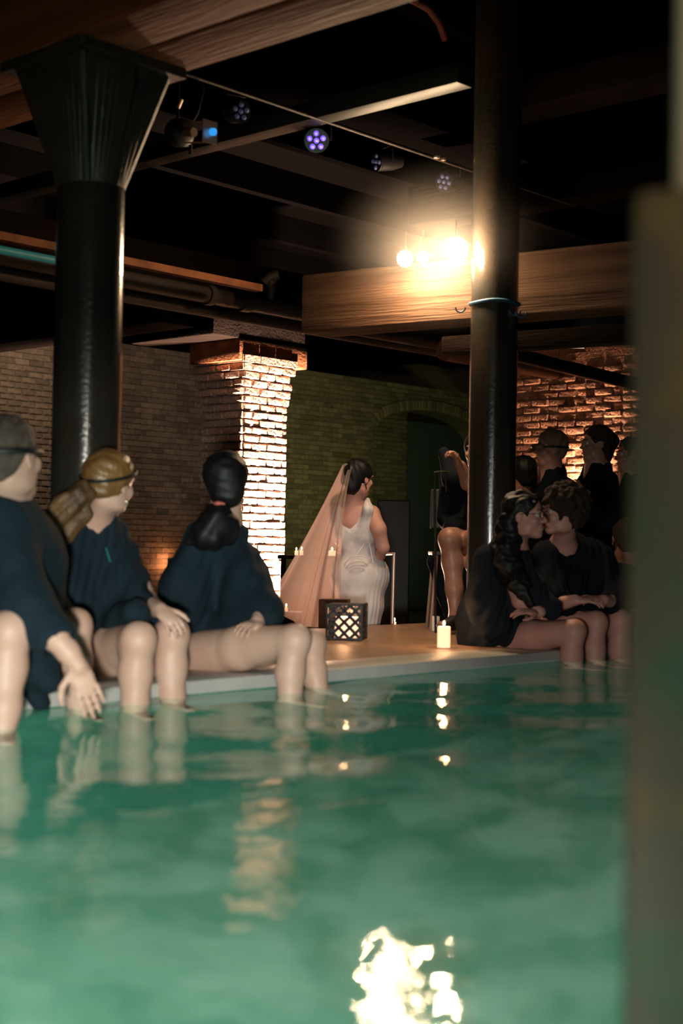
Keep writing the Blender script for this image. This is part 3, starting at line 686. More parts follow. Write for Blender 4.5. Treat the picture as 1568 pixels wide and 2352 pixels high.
# ellipsoidal spotlight
s0 = P(395, 305, 6.9); s1 = P(488, 303, 6.7); t_ = thing('spotlight', s0, 'silver and black spotlight with a small blue lens, right of the gusset head', 'spotlight')
d_ = (s1 - s0).normalized()
B().tube([s0, s0 + d_ * .03, s0 + d_ * 0.09, s0 + d_ * 0.1], [0.05, 0.068, 0.068, 0.045], 24).done('lamp_housing', 'black_metal', t_, True)
B().tube([s0 + d_ * 0.07, s0 + d_ * 0.165], 0.022, 24).done('barrel', 'chrome', t_, True)
B().tube([s1 - d_ * 0.006, s1 + d_ * 0.012], 0.018, 24).done('lens', 'lens_blue', t_, True)
z_ = Vector((0, 0, 1)); y2 = d_.cross(z_).normalized()
B().box(s1 - d_ * 0.02, d_ * 0.003, y2 * 0.045, z_ * 0.055).done('gel_frame', 'chrome', t_)
for k in (-1, 1): B().tube([s0 + d_ * 0.10 + z_ * 0.05 * k, s1 - d_ * 0.02 + z_ * 0.05 * k], 0.004, 6).done('rod', 'chrome', t_, True)
B().tube([s0 + d_ * 0.04 + z_ * .06, s0 + d_ * 0.04 + z_ * .24], 0.008, 8).done('yoke', 'black_metal', t_, True)
B().tube([s0 + d_ * 0.04 + z_ * .12, s0 + d_ * 0.055 + z_ * .165 - y2 * .01], 0.010, 8).done('clamp', 'chrome', t_, True)
B().tube([s0 + d_ * 0.14 - z_ * .06, s0 + d_ * 0.14 - z_ * .11], 0.009, 8).done('knob', 'steel', t_, True)
B().tube([P(430, 160, 6.9), P(470, 200, 6.9), P(455, 260, 6.9), P(430, 300, 6.95)], 0.004, 6).done('cable', 'black', t_, True)
# lighting bar
l0 = P(900, 331, 8.0); tag(B().tube([l0 - UU * 3.6, l0 + UU * 1.9], 0.007, 10).done('lighting_bar', 'pipe', None, True), 'thin metal bar under the ceiling carrying the round stage lights', 'bar')
for px, py, Y, w_, l_ in ((1003, 361, 8.05, 0.018, 'small pale clamp on the lighting bar, farther from the tall column'), (1018, 366, 8.12, 0.012, 'smaller pale clamp on the lighting bar, right of its larger twin')): tag(B().box(P(px, py, Y), UU * w_, VV * 0.012, Vector((0, 0, 0.008)), 0.003).done('bar_clamp', 'chrome'), l_, 'clamp', 'clamps on the lighting bar')
# sprinkler pipe with flange and tee
p0 = P(740, 727, 10.4)
tp_ = thing('water_pipe', p0, 'dark painted pipe with couplings crossing under the ceiling, ending in a round flange', 'pipe')
B().tube([p0 - UU * 6.5, p0], 0.055, 20).done('pipe_run', 'pipe', tp_, True)
B().tube([p0 - UU * 0.03, p0 + UU * 0.02], 0.115, 28).done('flange', 'black_metal', tp_, True)
for k, l_ in ((0.75, 0.08), (1.1, 0.05), (3.3, 0.06)): B().tube([p0 - UU * (k + l_), p0 - UU * k], 0.070, 20).done('coupling', 'pipe', tp_, True)
e0 = P(622, 690, 10.0); B().tube([e0, P(622, 645, 10.0)], 0.028, 12).done('riser', 'pipe', tp_, True)
B().tube([P(622, 640, 10.0), P(560, 655, 10.5), P(480, 672, 11.2)], [0.045, 0.03, 0.03], 12).done('branch', 'pipe', tp_, True)
B().tube([P(606, 650, 10.0), P(622, 634, 10.0), P(640, 630, 10.0)], 0.036, 12).done('elbow', 'pipe', tp_, True)
p1 = P(760, 742, 10.7); tag(B().tube([p1, p1 + UU * 3.3], 0.06, 20).done('water_pipe', 'pipe', None, True), 'dark pipe running from the flange behind the tall column toward the lit right wall', 'pipe')
p2 = P(1180, 812, 11.8); tag(B().tube([p2 - UU * 0.2, P(1470, 885, 12.6)], 0.058, 20).done('water_pipe', 'black', None, True), 'black pipe slanting in front of the top of the lit right brick wall', 'pipe')
p3 = P(1275, 850, 12.6); tag(B().tube([p3 - UU * 1.6, p3 + UU * 0.0], 0.085, 24).done('ceiling_duct', 'duct', None, True), 'short copper coloured duct end beside the tall column at the lit right wall', 'duct')
B().tube([p3 - UU * 0.01, p3 + UU * 0.03], 0.09, 24).done('rim', 'black', bpy.data.objects['ceiling_duct'], True)
tag(B().box(P(1290, 795, 12.4), Vector((0.13, 0, 0)), UU * 0.12, Vector((0, 0, 0.006))).done('ceiling_panel', mat('panel', (0.8, 0.7, 0.6), 0.6, emit=(1, 0.72, 0.55), es=0.7)), 'small ceiling board given a glow above the lit right brick wall', 'ceiling board')  # emission stands in for light reflected by the board
tag(B().box(P(1400, 758, 10.5), Vector((0.16, 0, 0)), UU * 0.2, Vector((0, 0, 0.11)), 0.02).done('loudspeaker', 'black'), 'black box loudspeaker hung under the beam near the lit right wall', 'speaker')
q_ = P(60, 585, 7.6); tag(B().tube([q_ - UU * 1.2, q_ + UU * 0.6], 0.022, 12).done('teal_pipe', 'teal', None, True), 'slim teal pipe left of the gusseted iron column', 'pipe')
q_ = P(60, 555, 7.8); tag(B().box(q_, UU * 1.8, VV * 0.03, Vector((0, 0, 0.022))).done('timber_batten', 'wood'), 'narrow reddish batten just above the slim teal pipe', 'batten')
q_ = P(60, 640, 8.8); tag(B().tube([q_ - UU * 1.5, q_ + UU * 4.5], 0.045, 14).done('water_pipe', 'pipe', None, True), 'lower dark pipe running behind the gusseted column, under the slim teal pipe', 'pipe')
tag(B().tube([P(945, 0, 6.4), P(985, 22, 6.4), P(1010, 55, 6.45), P(1022, 92, 6.5)], 0.014, 10).done('cable_loop', mat('red_hose', (0.30, 0.06, 0.035), 0.5), None, True), 'curved red hose dropping from the ceiling beside the tall column', 'hose')

# lamp that lights the red hose and ceiling faintly
light('ceiling_red', 'SPOT', P(900, 1000, 4.5), 14, (1.0, 0.42, 0.25), 0.1, P(1180, 60, 7), 60, 1.0)

# foreground post
fy = 1.25
tl_, tr_ = P(1452, 430, fy), P(1452, 430, fy)
fp = B(); x0_ = tl_.x; zt_ = tl_.z; pa = math.radians(-16); ex_ = Vector((math.cos(pa), math.sin(pa), 0)); ey_ = Vector((-ex_.y, ex_.x, 0))
fp.box(Vector((x0_, fy, (zt_ - 1.35) / 2)) + ex_ * 0.12 + ey_ * 0.10, ex_ * 0.12, ey_ * 0.10, Vector((0, 0, (zt_ + 1.35) / 2)), 0.012)
o = fp.done('wooden_post', 'peel', smooth=True); sh = Matrix.Identity(4); tag(o, 'blurred rusty post with peeling paint close to the camera at the right edge', 'post', kind='thing')
c_ = P(1590, 200, 1.45); tag(B().tube([Vector((c_.x, c_.y, zt_ - 0.02)), Vector((c_.x + 0.012, c_.y, 3.97))], 0.019, 24).done('pale_pole', mat('pale_paint', (0.62, 0.50, 0.38), 0.6), None, True), 'blurred pale pole rising above the rusty post at the top right edge', 'pole', kind='thing')
light('post_wash', 'SPOT', (0.30, 0.2, 1.35), 17, (1.0, 0.84, 0.66), 0.05, (0.42, fy, 1.0), 110, 1.0)  # unseen warm spot added to brighten the post and pole

light('post_wash_low', 'SPOT', (0.10, 0.1, 0.42), 3.2, (1.0, 0.80, 0.55), 0.05, (0.40, fy, 0.22), 60, 1.0)  # second unseen spot, added to lift the lower post

# ================================================================ SMALL THINGS ON THE DECK
def on_deck(px, Y, z=ZD): v = P(px, 1400, Y); v.z = z; return v
# lantern with lattice
lc = on_deck(797, 7.5); W2 = 0.092; LH = 0.185
ang = math.radians(-9); lx = Vector((math.cos(ang), math.sin(ang), 0)); ly = Vector((-lx.y, lx.x, 0))
t_ = thing('lattice_lantern', lc, 'black square lattice lantern glowing from inside on the deck', 'lantern')
B().box(lc + Vector((0, 0, 0.004)), lx * W2, ly * W2, Vector((0, 0, 0.004))).done('base', 'black_metal', t_)
B().box(lc + Vector((0, 0, LH - 0.004)), lx * W2, ly * W2, Vector((0, 0, 0.004))).done('top_frame', 'black_metal', t_)
for sgn, ax_, nr_ in ((-1, lx, ly), (1, lx, ly), (-1, ly, lx), (1, ly, lx)):
    bs = B(); cF = lc + nr_ * (W2 * sgn) + Vector((0, 0, LH / 2)); hh = LH / 2
    for k in range(-3, 4):
        for sg in (-1, 1):
            a0 = k * 0.058; pts = []
            for w_ in np.linspace(-W2, W2, 25):
                zz = (w_ - a0) * sg * 1.0
                if abs(zz) <= hh: pts.append((w_, zz))
            if len(pts) > 1:
                A0, A1 = pts[0], pts[-1]; pA = cF + ax_ * A0[0] + Vector((0, 0, A0[1])); pB = cF + ax_ * A1[0] + Vector((0, 0, A1[1])); dd = (pB - pA)
                if dd.length > 0.02:
                    qn = nr_.cross(dd.normalized()); bs.box((pA + pB) / 2, dd / 2, nr_ * 0.002, qn * 0.0075)
    for e_ in (-1, 1): bs.box(cF + ax_ * W2 * e_, ax_ * 0.005, nr_ * 0.004, Vector((0, 0, hh)))
    bs.done('lattice_panel', 'black_metal', t_)
B().tube([lc + Vector((0, 0, 0.009)), lc + Vector((0, 0, 0.115))], [0.066, 0.060], 24).done('candle_glass', mat('frosted_glow', (0.9, 0.7, 0.5), 0.5, emit=(1.0, 0.50, 0.30), es=1.6), t_, True)
light('lantern_light', 'POINT', lc + Vector((0, 0, 0.14)), 3.0, (1.0, 0.50, 0.24), 0.012)
# second glittering box behind the lantern
c2 = on_deck(768, 8.3); tag(B().box(c2 + Vector((0, 0, 0.09)), lx * 0.085, ly * 0.06, Vector((0, 0, 0.085)), 0.006).done('gift_box', mat('glitter', (0.10, 0.05, 0.04), 0.35, 0.6, bump=1.0, bscale=200)), 'dark glittery box standing on the deck behind the lattice lantern', 'box')

def candle(px, Y, z, r_, h_, lab, matn='wax', power=0.6, group=None, glass=False):
    c_ = on_deck(px, Y, z); t_ = thing('pillar_candle', c_, lab, 'candle', group)
    B().tube([c_, c_ + Vector((0, 0, h_ * 0.97)), c_ + Vector((0, 0, h_))], [r_, r_, r_ * 0.92], 24).done('wax', matn, t_, True)
    B().tube([c_ + Vector((0, 0, h_)), c_ + Vector((0, 0, h_ + 0.01))], 0.0015, 6).done('wick', 'black', t_)
    if matn == 'wax': B().ball(c_ + Vector((0, 0, h_ + 0.016)), (0.005 + r_ * 0.12 * (Y > 9), 0.005 + r_ * .12 * (Y > 9), 0.012), 10).done('flame', 'flame', t_, True)
    if power: 
        l_ = light('candle_light', 'POINT', c_ + Vector((0, 0, h_ + 0.04)), power, (1.0, 0.50, 0.22), 0.015); l_.parent = t_; l_.matrix_parent_inverse = Matrix.Translation(-Vector(t_.location))
candle(1020, 7.02, ZD, 0.032, 0.102, 'glowing white pillar candle on the deck beside the seated couple', power=1.9)
candle(1001, 8.3, ZD, 0.022, 0.085, 'unlit white candle on the deck by the chair leg', 'wax_dim', 0)
candle(906, 9.66, ZL + 0.56, 0.012, 0.03, 'small flickering candle at the foot of the thin post beside the bride', power=0.9)
st = on_deck(905, 9.72, ZL); tag(B().box(st + Vector((0, 0, 0.28)), UU * 0.14, VV * 0.14, Vector((0, 0, 0.28)), 0.01).done('step_box', 'floor_low'), 'low dark step box carrying the small candle beside the bride', 'step')
# wooden side table with candles far behind the veil
def side_table(px, Y, top, lab):
    c_ = on_deck(px, Y, ZL); t_ = thing('side_table', c_, lab, 'table')
    B().box(Vector((c_.x, c_.y, top - 0.015)), Vector((0.30, 0, 0)), Vector((0, 0.2, 0)), Vector((0, 0, 0.015)), 0.004).done('tabletop', 'wood_dark', t_)
    for i in (-1, 1):
        for j in (-1, 1): B().tube([Vector((c_.x + i * .26, c_.y + j * .16, ZL)), Vector((c_.x + i * .26, c_.y + j * .16, top - 0.03))], 0.015, 8).done('leg', 'wood_dark', t_)
zt1 = P(760, 1268, 11.6).z; side_table(722, 11.6, zt1 - 0.03, 'dark side table with candles seen through the veil')
candle(760, 11.6, zt1 - 0.03, 0.03, 0.04, 'brightest candle seen through the veil', power=3.0)
candle(690, 11.6, zt1 - 0.03, 0.014, 0.04, 'small candle through the veil, nearer the brightest one', power=0.3)
candle(678, 11.6, zt1 - 0.03, 0.014, 0.035, 'small candle through the veil, outermost on the side table', power=0.3)
zt2 = P(650, 1395, 10.3).z; c_ = on_deck(650, 10.3, ZL); tag(B().box(c_ + Vector((0, 0, (zt2 - 0.03 - ZL) / 2)), Vector((0.14, 0, 0)), Vector((0, 0.12, 0)), Vector((0, 0, (zt2 - 0.03 - ZL) / 2)), 0.005).done('plinth', 'wood_dark'), 'dark plinth with two tiny candles behind the veil hem', 'plinth')
candle(646, 10.3, zt2 - 0.03, 0.013, 0.03, 'tiny candle behind the veil hem, brighter of two', power=0.25)
candle(657, 10.3, zt2 - 0.03, 0.011, 0.03, 'tiny candle behind the veil hem, dimmer of two', power=0.2)
c_ = P(388, 1297, 18.2); tag(B().box(c_ + Vector((0.10, -0.15, 0)), Vector((0.09, 0, 0)), Vector((0, 0.09, 0)), Vector((0, 0, 0.09)), 0.01).done('wall_box', 'black'), 'small black box at the back wall hiding a warm glow', 'box')
light('wall_box_glow', 'POINT', c_ + Vector((-0.04, 0.45, 0.02)), 5.5, (1.0, 0.42, 0.18), 0.03)
# thin post beside the bride
pr = thing('hand_rail', on_deck(902, 9.1, ZL), 'thin metal hand rail beside the bride', 'rail')
ptop_ = P(905, 1272, 9.1); pbot = Vector((ptop_.x - 0.01, 9.1, ZL)); B().tube([pbot, ptop_], 0.012, 10).done('upright', 'chrome', pr, True)
B().tube([ptop_, P(885, 1273, 9.35)], 0.010, 10).done('grip', 'chrome', pr, True)
# black bar counter in the recess
c_ = P(897, 1240, 15); B0 = Vector((c_.x, c_.y, ZL)); zc = P(897, 1150, 15).z
tag(B().box(B0 + Vector((0.02, 0, (zc - ZL) / 2)), Vector((0.17, 0, 0)), Vector((0, 0.2, 0)), Vector((0, 0, (zc - ZL) / 2)), 0.01).done('tall_cabinet', 'black'), 'tall black cabinet behind the bride below the green-lit brick recess', 'cabinet')
# music stand
ms = thing('metal_stand', on_deck(1001, 8.12), 'spindly black metal stand in front of the raised hands', 'stand')
B().tube([on_deck(1001, 8.12), P(998, 1085, 8.12)], 0.007, 8).done('pole', 'steel', ms, True)
B().tube([P(997, 1085, 8.12), P(1012, 1083, 8.12), P(1030, 1084, 8.12)], 0.006, 8).done('ledge', 'black_metal', ms, True)
for px in (1008, 1022): B().tube([P(px, 1085, 8.12), P(px + 3, 1130, 8.12)], 0.004, 6).done('prong', 'black_metal', ms, True)
# folding chair leg and bucket
ch = thing('metal_chair', on_deck(1045, 8.6), 'metal chair under the seated guest behind the tall column', 'chair')
zs = 0.47 + ZD; cch = on_deck(1060, 8.45)
B().box(cch + Vector((0, 0.05, 0.45)), Vector((0.19, 0, 0)), Vector((0, 0.19, 0)), Vector((0, 0, 0.012)), 0.006).done('seat', 'black', ch)
for i in (-1, 1):
    for j in (-1, 1): B().tube([cch + Vector((i * 0.19, 0.05 + j * 0.17, 0.0)), cch + Vector((i * 0.16, 0.05 + j * 0.15, 0.44))], 0.011, 8).done('leg', 'chrome', ch, True)
B().box(cch + Vector((0, 0.24, 0.72)), Vector((0.18, 0, 0)), Vector((0, 0.01, 0)), Vector((0, 0, 0.12)), 0.006).done('backrest', 'black', ch)

# ================================================================ PEOPLE
DB = -VV      # direction toward the pool
def to_z(p, z): return Vector((p.x, p.y, z))

# ---- left man
def man_left():
    hc = P(24, 1050, 4.36); nb = P(2, 1172, 4.45); fr = frame((0.42, 0.9, 0), 0.08, -0.05)
    t_ = thing('person', G(-2.0, 0.2, ZD), 'person in navy robe and head strap with short greying hair, hand dangling to the water', 'person', kind='thing')
    s = SD(); head(s, hc, fr, 1.06, nb, 0.062)
    hips = P(20, 1535, 4.95); chest = P(5, 1290, 4.6)
    s.chain([nb, chest, hips], [0.09, 0.15, 0.15], 0.06)
    el, wr = P(75, 1405, 4.22), P(158, 1500, 4.2)
    s.chain([P(10, 1215, 4.35), el, P(118, 1455, 4.2), wr, P(180, 1530, 4.2)], [0.050, 0.044, 0.042, 0.032, 0.027], 0.02)
    hd = (P(222, 1628, 4.22) - P(180, 1530, 4.2)).normalized(); hand(s, P(174, 1524, 4.2), hd, (-0.25, 0.9, -0.2), -1, 0.12, 1.05, 0.005)
    leg(s, P(-30, 1535, 4.85), P(22, 1452, 4.2), P(2, 1720, 4.15), s=1.08)
    leg(s, P(100, 1500, 5.1), P(172, 1437, 4.74), P(192, 1700, 4.72), s=0.95)
    body = s.build('body', 'skin', t_, 0.0065)
    r = SD(); r.chain([P(-4, 1200, 4.44), P(0, 1290, 4.55), P(15, 1450, 4.8), P(30, 1560, 4.95)], [0.125, 0.20, 0.20, 0.19], 0.06); r.cap(P(-20, 1190, 4.36), P(30, 1230, 4.44), 0.085, 0.10, 0.05)
    r.chain([P(0, 1225, 4.38), P(58, 1395, 4.26), P(122, 1465, 4.20)], [0.10, 0.085, 0.068], 0.04)
    r.chain([P(20, 1520, 4.9), P(60, 1500, 4.55), P(105, 1560, 4.5)], [0.13, 0.10, 0.05], 0.05)
    r.cap(P(70, 1580, 4.7), P(95, 1615, 4.68), 0.07, 0.03, 0.05); r.cap(P(60, 1480, 4.75), P(135, 1440, 4.80), 0.10, 0.07, 0.05)
    r.cap(P(134, 1478, 4.19), P(150, 1496, 4.17), 0.050, 0.055, 0.004, 's')
    r.build('robe', 'robe', t_, 0.009, folds(0.0115, (0.5, 0.1, -0.8), 69, 3))
    h = SD(); o = lambda x, y, z: hc + (fr[0] * x + fr[1] * y + fr[2] * z) * 1.06
    h.ell(o(0, -0.020, 0.040), (0.087, 0.103, 0.092), fr, 0.01); h.ell(o(0, -0.055, -0.02), (0.066, 0.056, 0.062), fr, 0.02)
    h.ell(o(0, 0.098, -0.02), (0.10, 0.085, 0.088), fr, 0.01, 's')
    for x in (-1, 1): h.ell(o(x * .09, 0.005, -0.02), (0.04, 0.032, 0.045), fr, 0.008, 's')
    h.build('hair', 'hair_grey', body, 0.006, strands(0.0022, (0.2, 0.3, 1), 150))
    pts = [o(math.cos(a_) * 0.091, -0.018 + math.sin(a_) * 0.107, 0.012 - 0.006 * math.sin(a_)) for a_ in [i * math.pi / 16 for i in range(33)]]
    B().tube(pts, 0.010, 8, False).done('head_strap', 'black', t_, True)
man_left()

# ---- blonde woman
def blonde():
    hc = P(254, 1108, 5.2); nb = P(212, 1200, 5.3); fr = frame((0.50, 0.86, 0), 0.0, 0.12)
    t_ = thing('person', G(-1.2, 0.2, ZD), 'person in navy robe with blonde ponytail, head strap and pearl earring', 'person', kind='thing')
    s = SD(); head(s, hc, fr, 0.98, nb, 0.048, True)
    hips = P(235, 1500, 5.4); ch_ = P(215, 1310, 5.35)
    s.chain([nb, ch_, hips], [0.07, 0.125, 0.14], 0.06)
    leg(s, P(215, 1515, 5.35), P(318, 1470, 4.86), P(308, 1720, 4.84), s=1.04)
    leg(s, P(290, 1495, 5.55), P(395, 1458, 5.10), P(398, 1700, 5.06), s=1.04)
    s.chain([P(285, 1270, 5.4), P(340, 1390, 5.2), P(368, 1402, 5.05)], [0.05, 0.04, 0.028], 0.02)
    hand(s, P(364, 1398, 5.03), (P(410, 1440, 4.97) - P(364, 1398, 5.03)), (0.05, 0.45, -0.9), 1, 0.5, 0.92)
    body = s.build('body', 'skin', t_, 0.0065)
    r = SD(); r.chain([P(222, 1212, 5.32), ch_, P(225, 1420, 5.38), P(235, 1500, 5.4)], [0.088, 0.150, 0.165, 0.160], 0.06)
    r.chain([P(165, 1225, 5.25), P(135, 1330, 5.22), P(180, 1400, 5.2)], [0.075, 0.095, 0.09], 0.06)
    r.chain([P(258, 1240, 5.38), P(285, 1340, 5.28), P(325, 1415, 5.16)], [0.065, 0.080, 0.075], 0.05)
    r.cap(P(235, 1480, 5.3), P(310, 1410, 5.0), 0.11, 0.055, 0.05); r.cap(P(290, 1460, 5.4), P(350, 1425, 5.2), 0.10, 0.055, 0.05)
    r.build('robe', 'robe', t_, 0.009, folds(0.0115, (0.2, 0.1, 1), 69, 5))
    h = SD(); o = lambda x, y, z: hc + (fr[0] * x + fr[1] * y + fr[2] * z) * 0.98
    h.ell(o(0, -0.022, 0.034), (0.088, 0.104, 0.090), fr, 0.01); h.ell(o(0, -0.06, -0.03), (0.066, 0.054, 0.052), fr, 0.03)
    h.ell(o(0, 0.112, -0.02), (0.10, 0.075, 0.10), fr, 0.008, 's')
    h.ell(o(0.0, 0.0, -0.095), (0.14, 0.11, 0.055), fr, 0.01, 's')
    h.build('hair', 'hair_blonde', body, 0.006, strands(0.0016, (0.8, 0.2, -0.3), 170))
    pn = SD(); pn.chain([P(208, 1125, 5.10), P(185, 1135, 5.06), P(150, 1160, 5.05), P(118, 1205, 5.06), P(98, 1255, 5.1)], [0.024, 0.036, 0.045, 0.036, 0.012], 0.02)
    pn.chain([P(190, 1130, 5.06), P(182, 1175, 5.08), P(150, 1225, 5.08), P(120, 1255, 5.1)], [0.025, 0.035, 0.026, 0.008], 0.02)
    pn.build('ponytail', 'hair_pony', body, 0.006, strands(0.006, (-0.6, 0, -0.8), 120))
    pts = [o(math.cos(a_) * 0.095, -0.020 + math.sin(a_) * 0.110, 0.030 - 0.030 * math.sin(a_) * -1) for a_ in [i * math.pi / 16 for i in range(33)]]
    B().tube(pts, 0.0062, 8, False).done('head_strap', 'black', t_, True)
    B().ball(P(290, 1152, 5.12), 0.0055, 12).done('earring', 'pearl', t_, True)
    B().tube([P(243, 1258, 5.17), P(247, 1270, 5.17), P(253, 1290, 5.18)], 0.0025, 6).done('teal_cord', mat('teal_cord', (0.02, 0.22, 0.25), 0.4), t_, True)
blonde()

# ---- black haired woman
def dark_woman():
    hc = P(520, 1106, 5.72); nb = P(515, 1196, 5.78); fr = frame((0.10, 1, 0), -0.05, -0.06)
    t_ = thing('person', G(-0.45, 0.25, ZD), 'person in navy robe seen from behind, black hair tied with coral elastic', 'person', kind='thing')
    s = SD(); head(s, hc, fr, 0.98, nb, 0.048, True)
    hips = P(455, 1490, 5.85); ch_ = P(485, 1330, 5.85)
    s.chain([nb, ch_, hips], [0.07, 0.125, 0.15], 0.06)
    leg(s, P(440, 1505, 5.72), P(678, 1470, 5.30), P(664, 1720, 5.26), s=0.98)
    leg(s, P(500, 1490, 5.95), P(715, 1478, 5.56), P(752, 1680, 5.50), s=0.92)
    s.chain([P(560, 1270, 5.8), P(600, 1385, 5.62), P(598, 1420, 5.5), P(590, 1428, 5.46)], [0.05, 0.04, 0.03, 0.026], 0.02)
    hand(s, P(590, 1430, 5.46), Vector((-0.3, -0.6, -0.05)), (0, 0.3, -1), 1, 0.4, 0.9)
    body = s.build('body', 'skin', t_, 0.0065)
    r = SD(); r.chain([P(510, 1215, 5.8), P(480, 1330, 5.86), P(455, 1430, 5.88), P(455, 1490, 5.86)], [0.085, 0.145, 0.155, 0.150], 0.06)
    r.chain([P(465, 1235, 5.76), P(425, 1350, 5.72), P(420, 1400, 5.68)], [0.075, 0.100, 0.095], 0.06)
    r.chain([P(535, 1245, 5.8), P(578, 1350, 5.66), P(610, 1405, 5.55), P(618, 1420, 5.5)], [0.062, 0.075, 0.065, 0.045], 0.05)
    r.cap(P(560, 1320, 5.74), P(560, 1420, 5.66), 0.09, 0.09, 0.06)
    r.cap(P(470, 1480, 5.78), P(580, 1450, 5.58), 0.115, 0.07, 0.05); r.cap(P(520, 1460, 5.9), P(610, 1445, 5.72), 0.10, 0.05, 0.05)
    r.build('robe', 'robe', t_, 0.009, folds(0.0130, (0.6, 0.1, 0.9), 59, 9))
    h = SD(); o = lambda x, y, z: hc + (fr[0] * x + fr[1] * y + fr[2] * z) * 0.98
    h.ell(o(0, -0.020, 0.034), (0.093, 0.105, 0.090), fr, 0.01); h.ell(o(0.01, -0.05, -0.04), (0.072, 0.060, 0.075), fr, 0.03)
    h.ell(o(0, 0.112, -0.02), (0.10, 0.075, 0.10), fr, 0.008, 's')
    h.build('hair', 'hair_black', body, 0.006, strands(0.0012, (1, 0.2, -0.1), 170))
    pn = SD(); pn.chain([P(505, 1165, 5.62), P(500, 1190, 5.60), P(480, 1225, 5.60)], [0.022, 0.055, 0.070], 0.03)
    pn.chain([P(500, 1190, 5.60), P(525, 1220, 5.62), P(530, 1245, 5.64)], [0.045, 0.04, 0.02], 0.03); pn.cap(P(470, 1225, 5.60), P(435, 1245, 5.62), 0.045, 0.015, 0.03)
    pn.build('ponytail', 'hair_black', body, 0.006, strands(0.004, (-0.3, 0, -1), 90))
    B().tube([P(494, 1158, 5.60), P(500, 1156, 5.585), P(512, 1159, 5.585), P(522, 1168, 5.60), P(512, 1172, 5.64), P(496, 1166, 5.64), P(494, 1158, 5.60)], 0.0095, 8).done('hair_tie', 'coral', t_, True)
dark_woman()

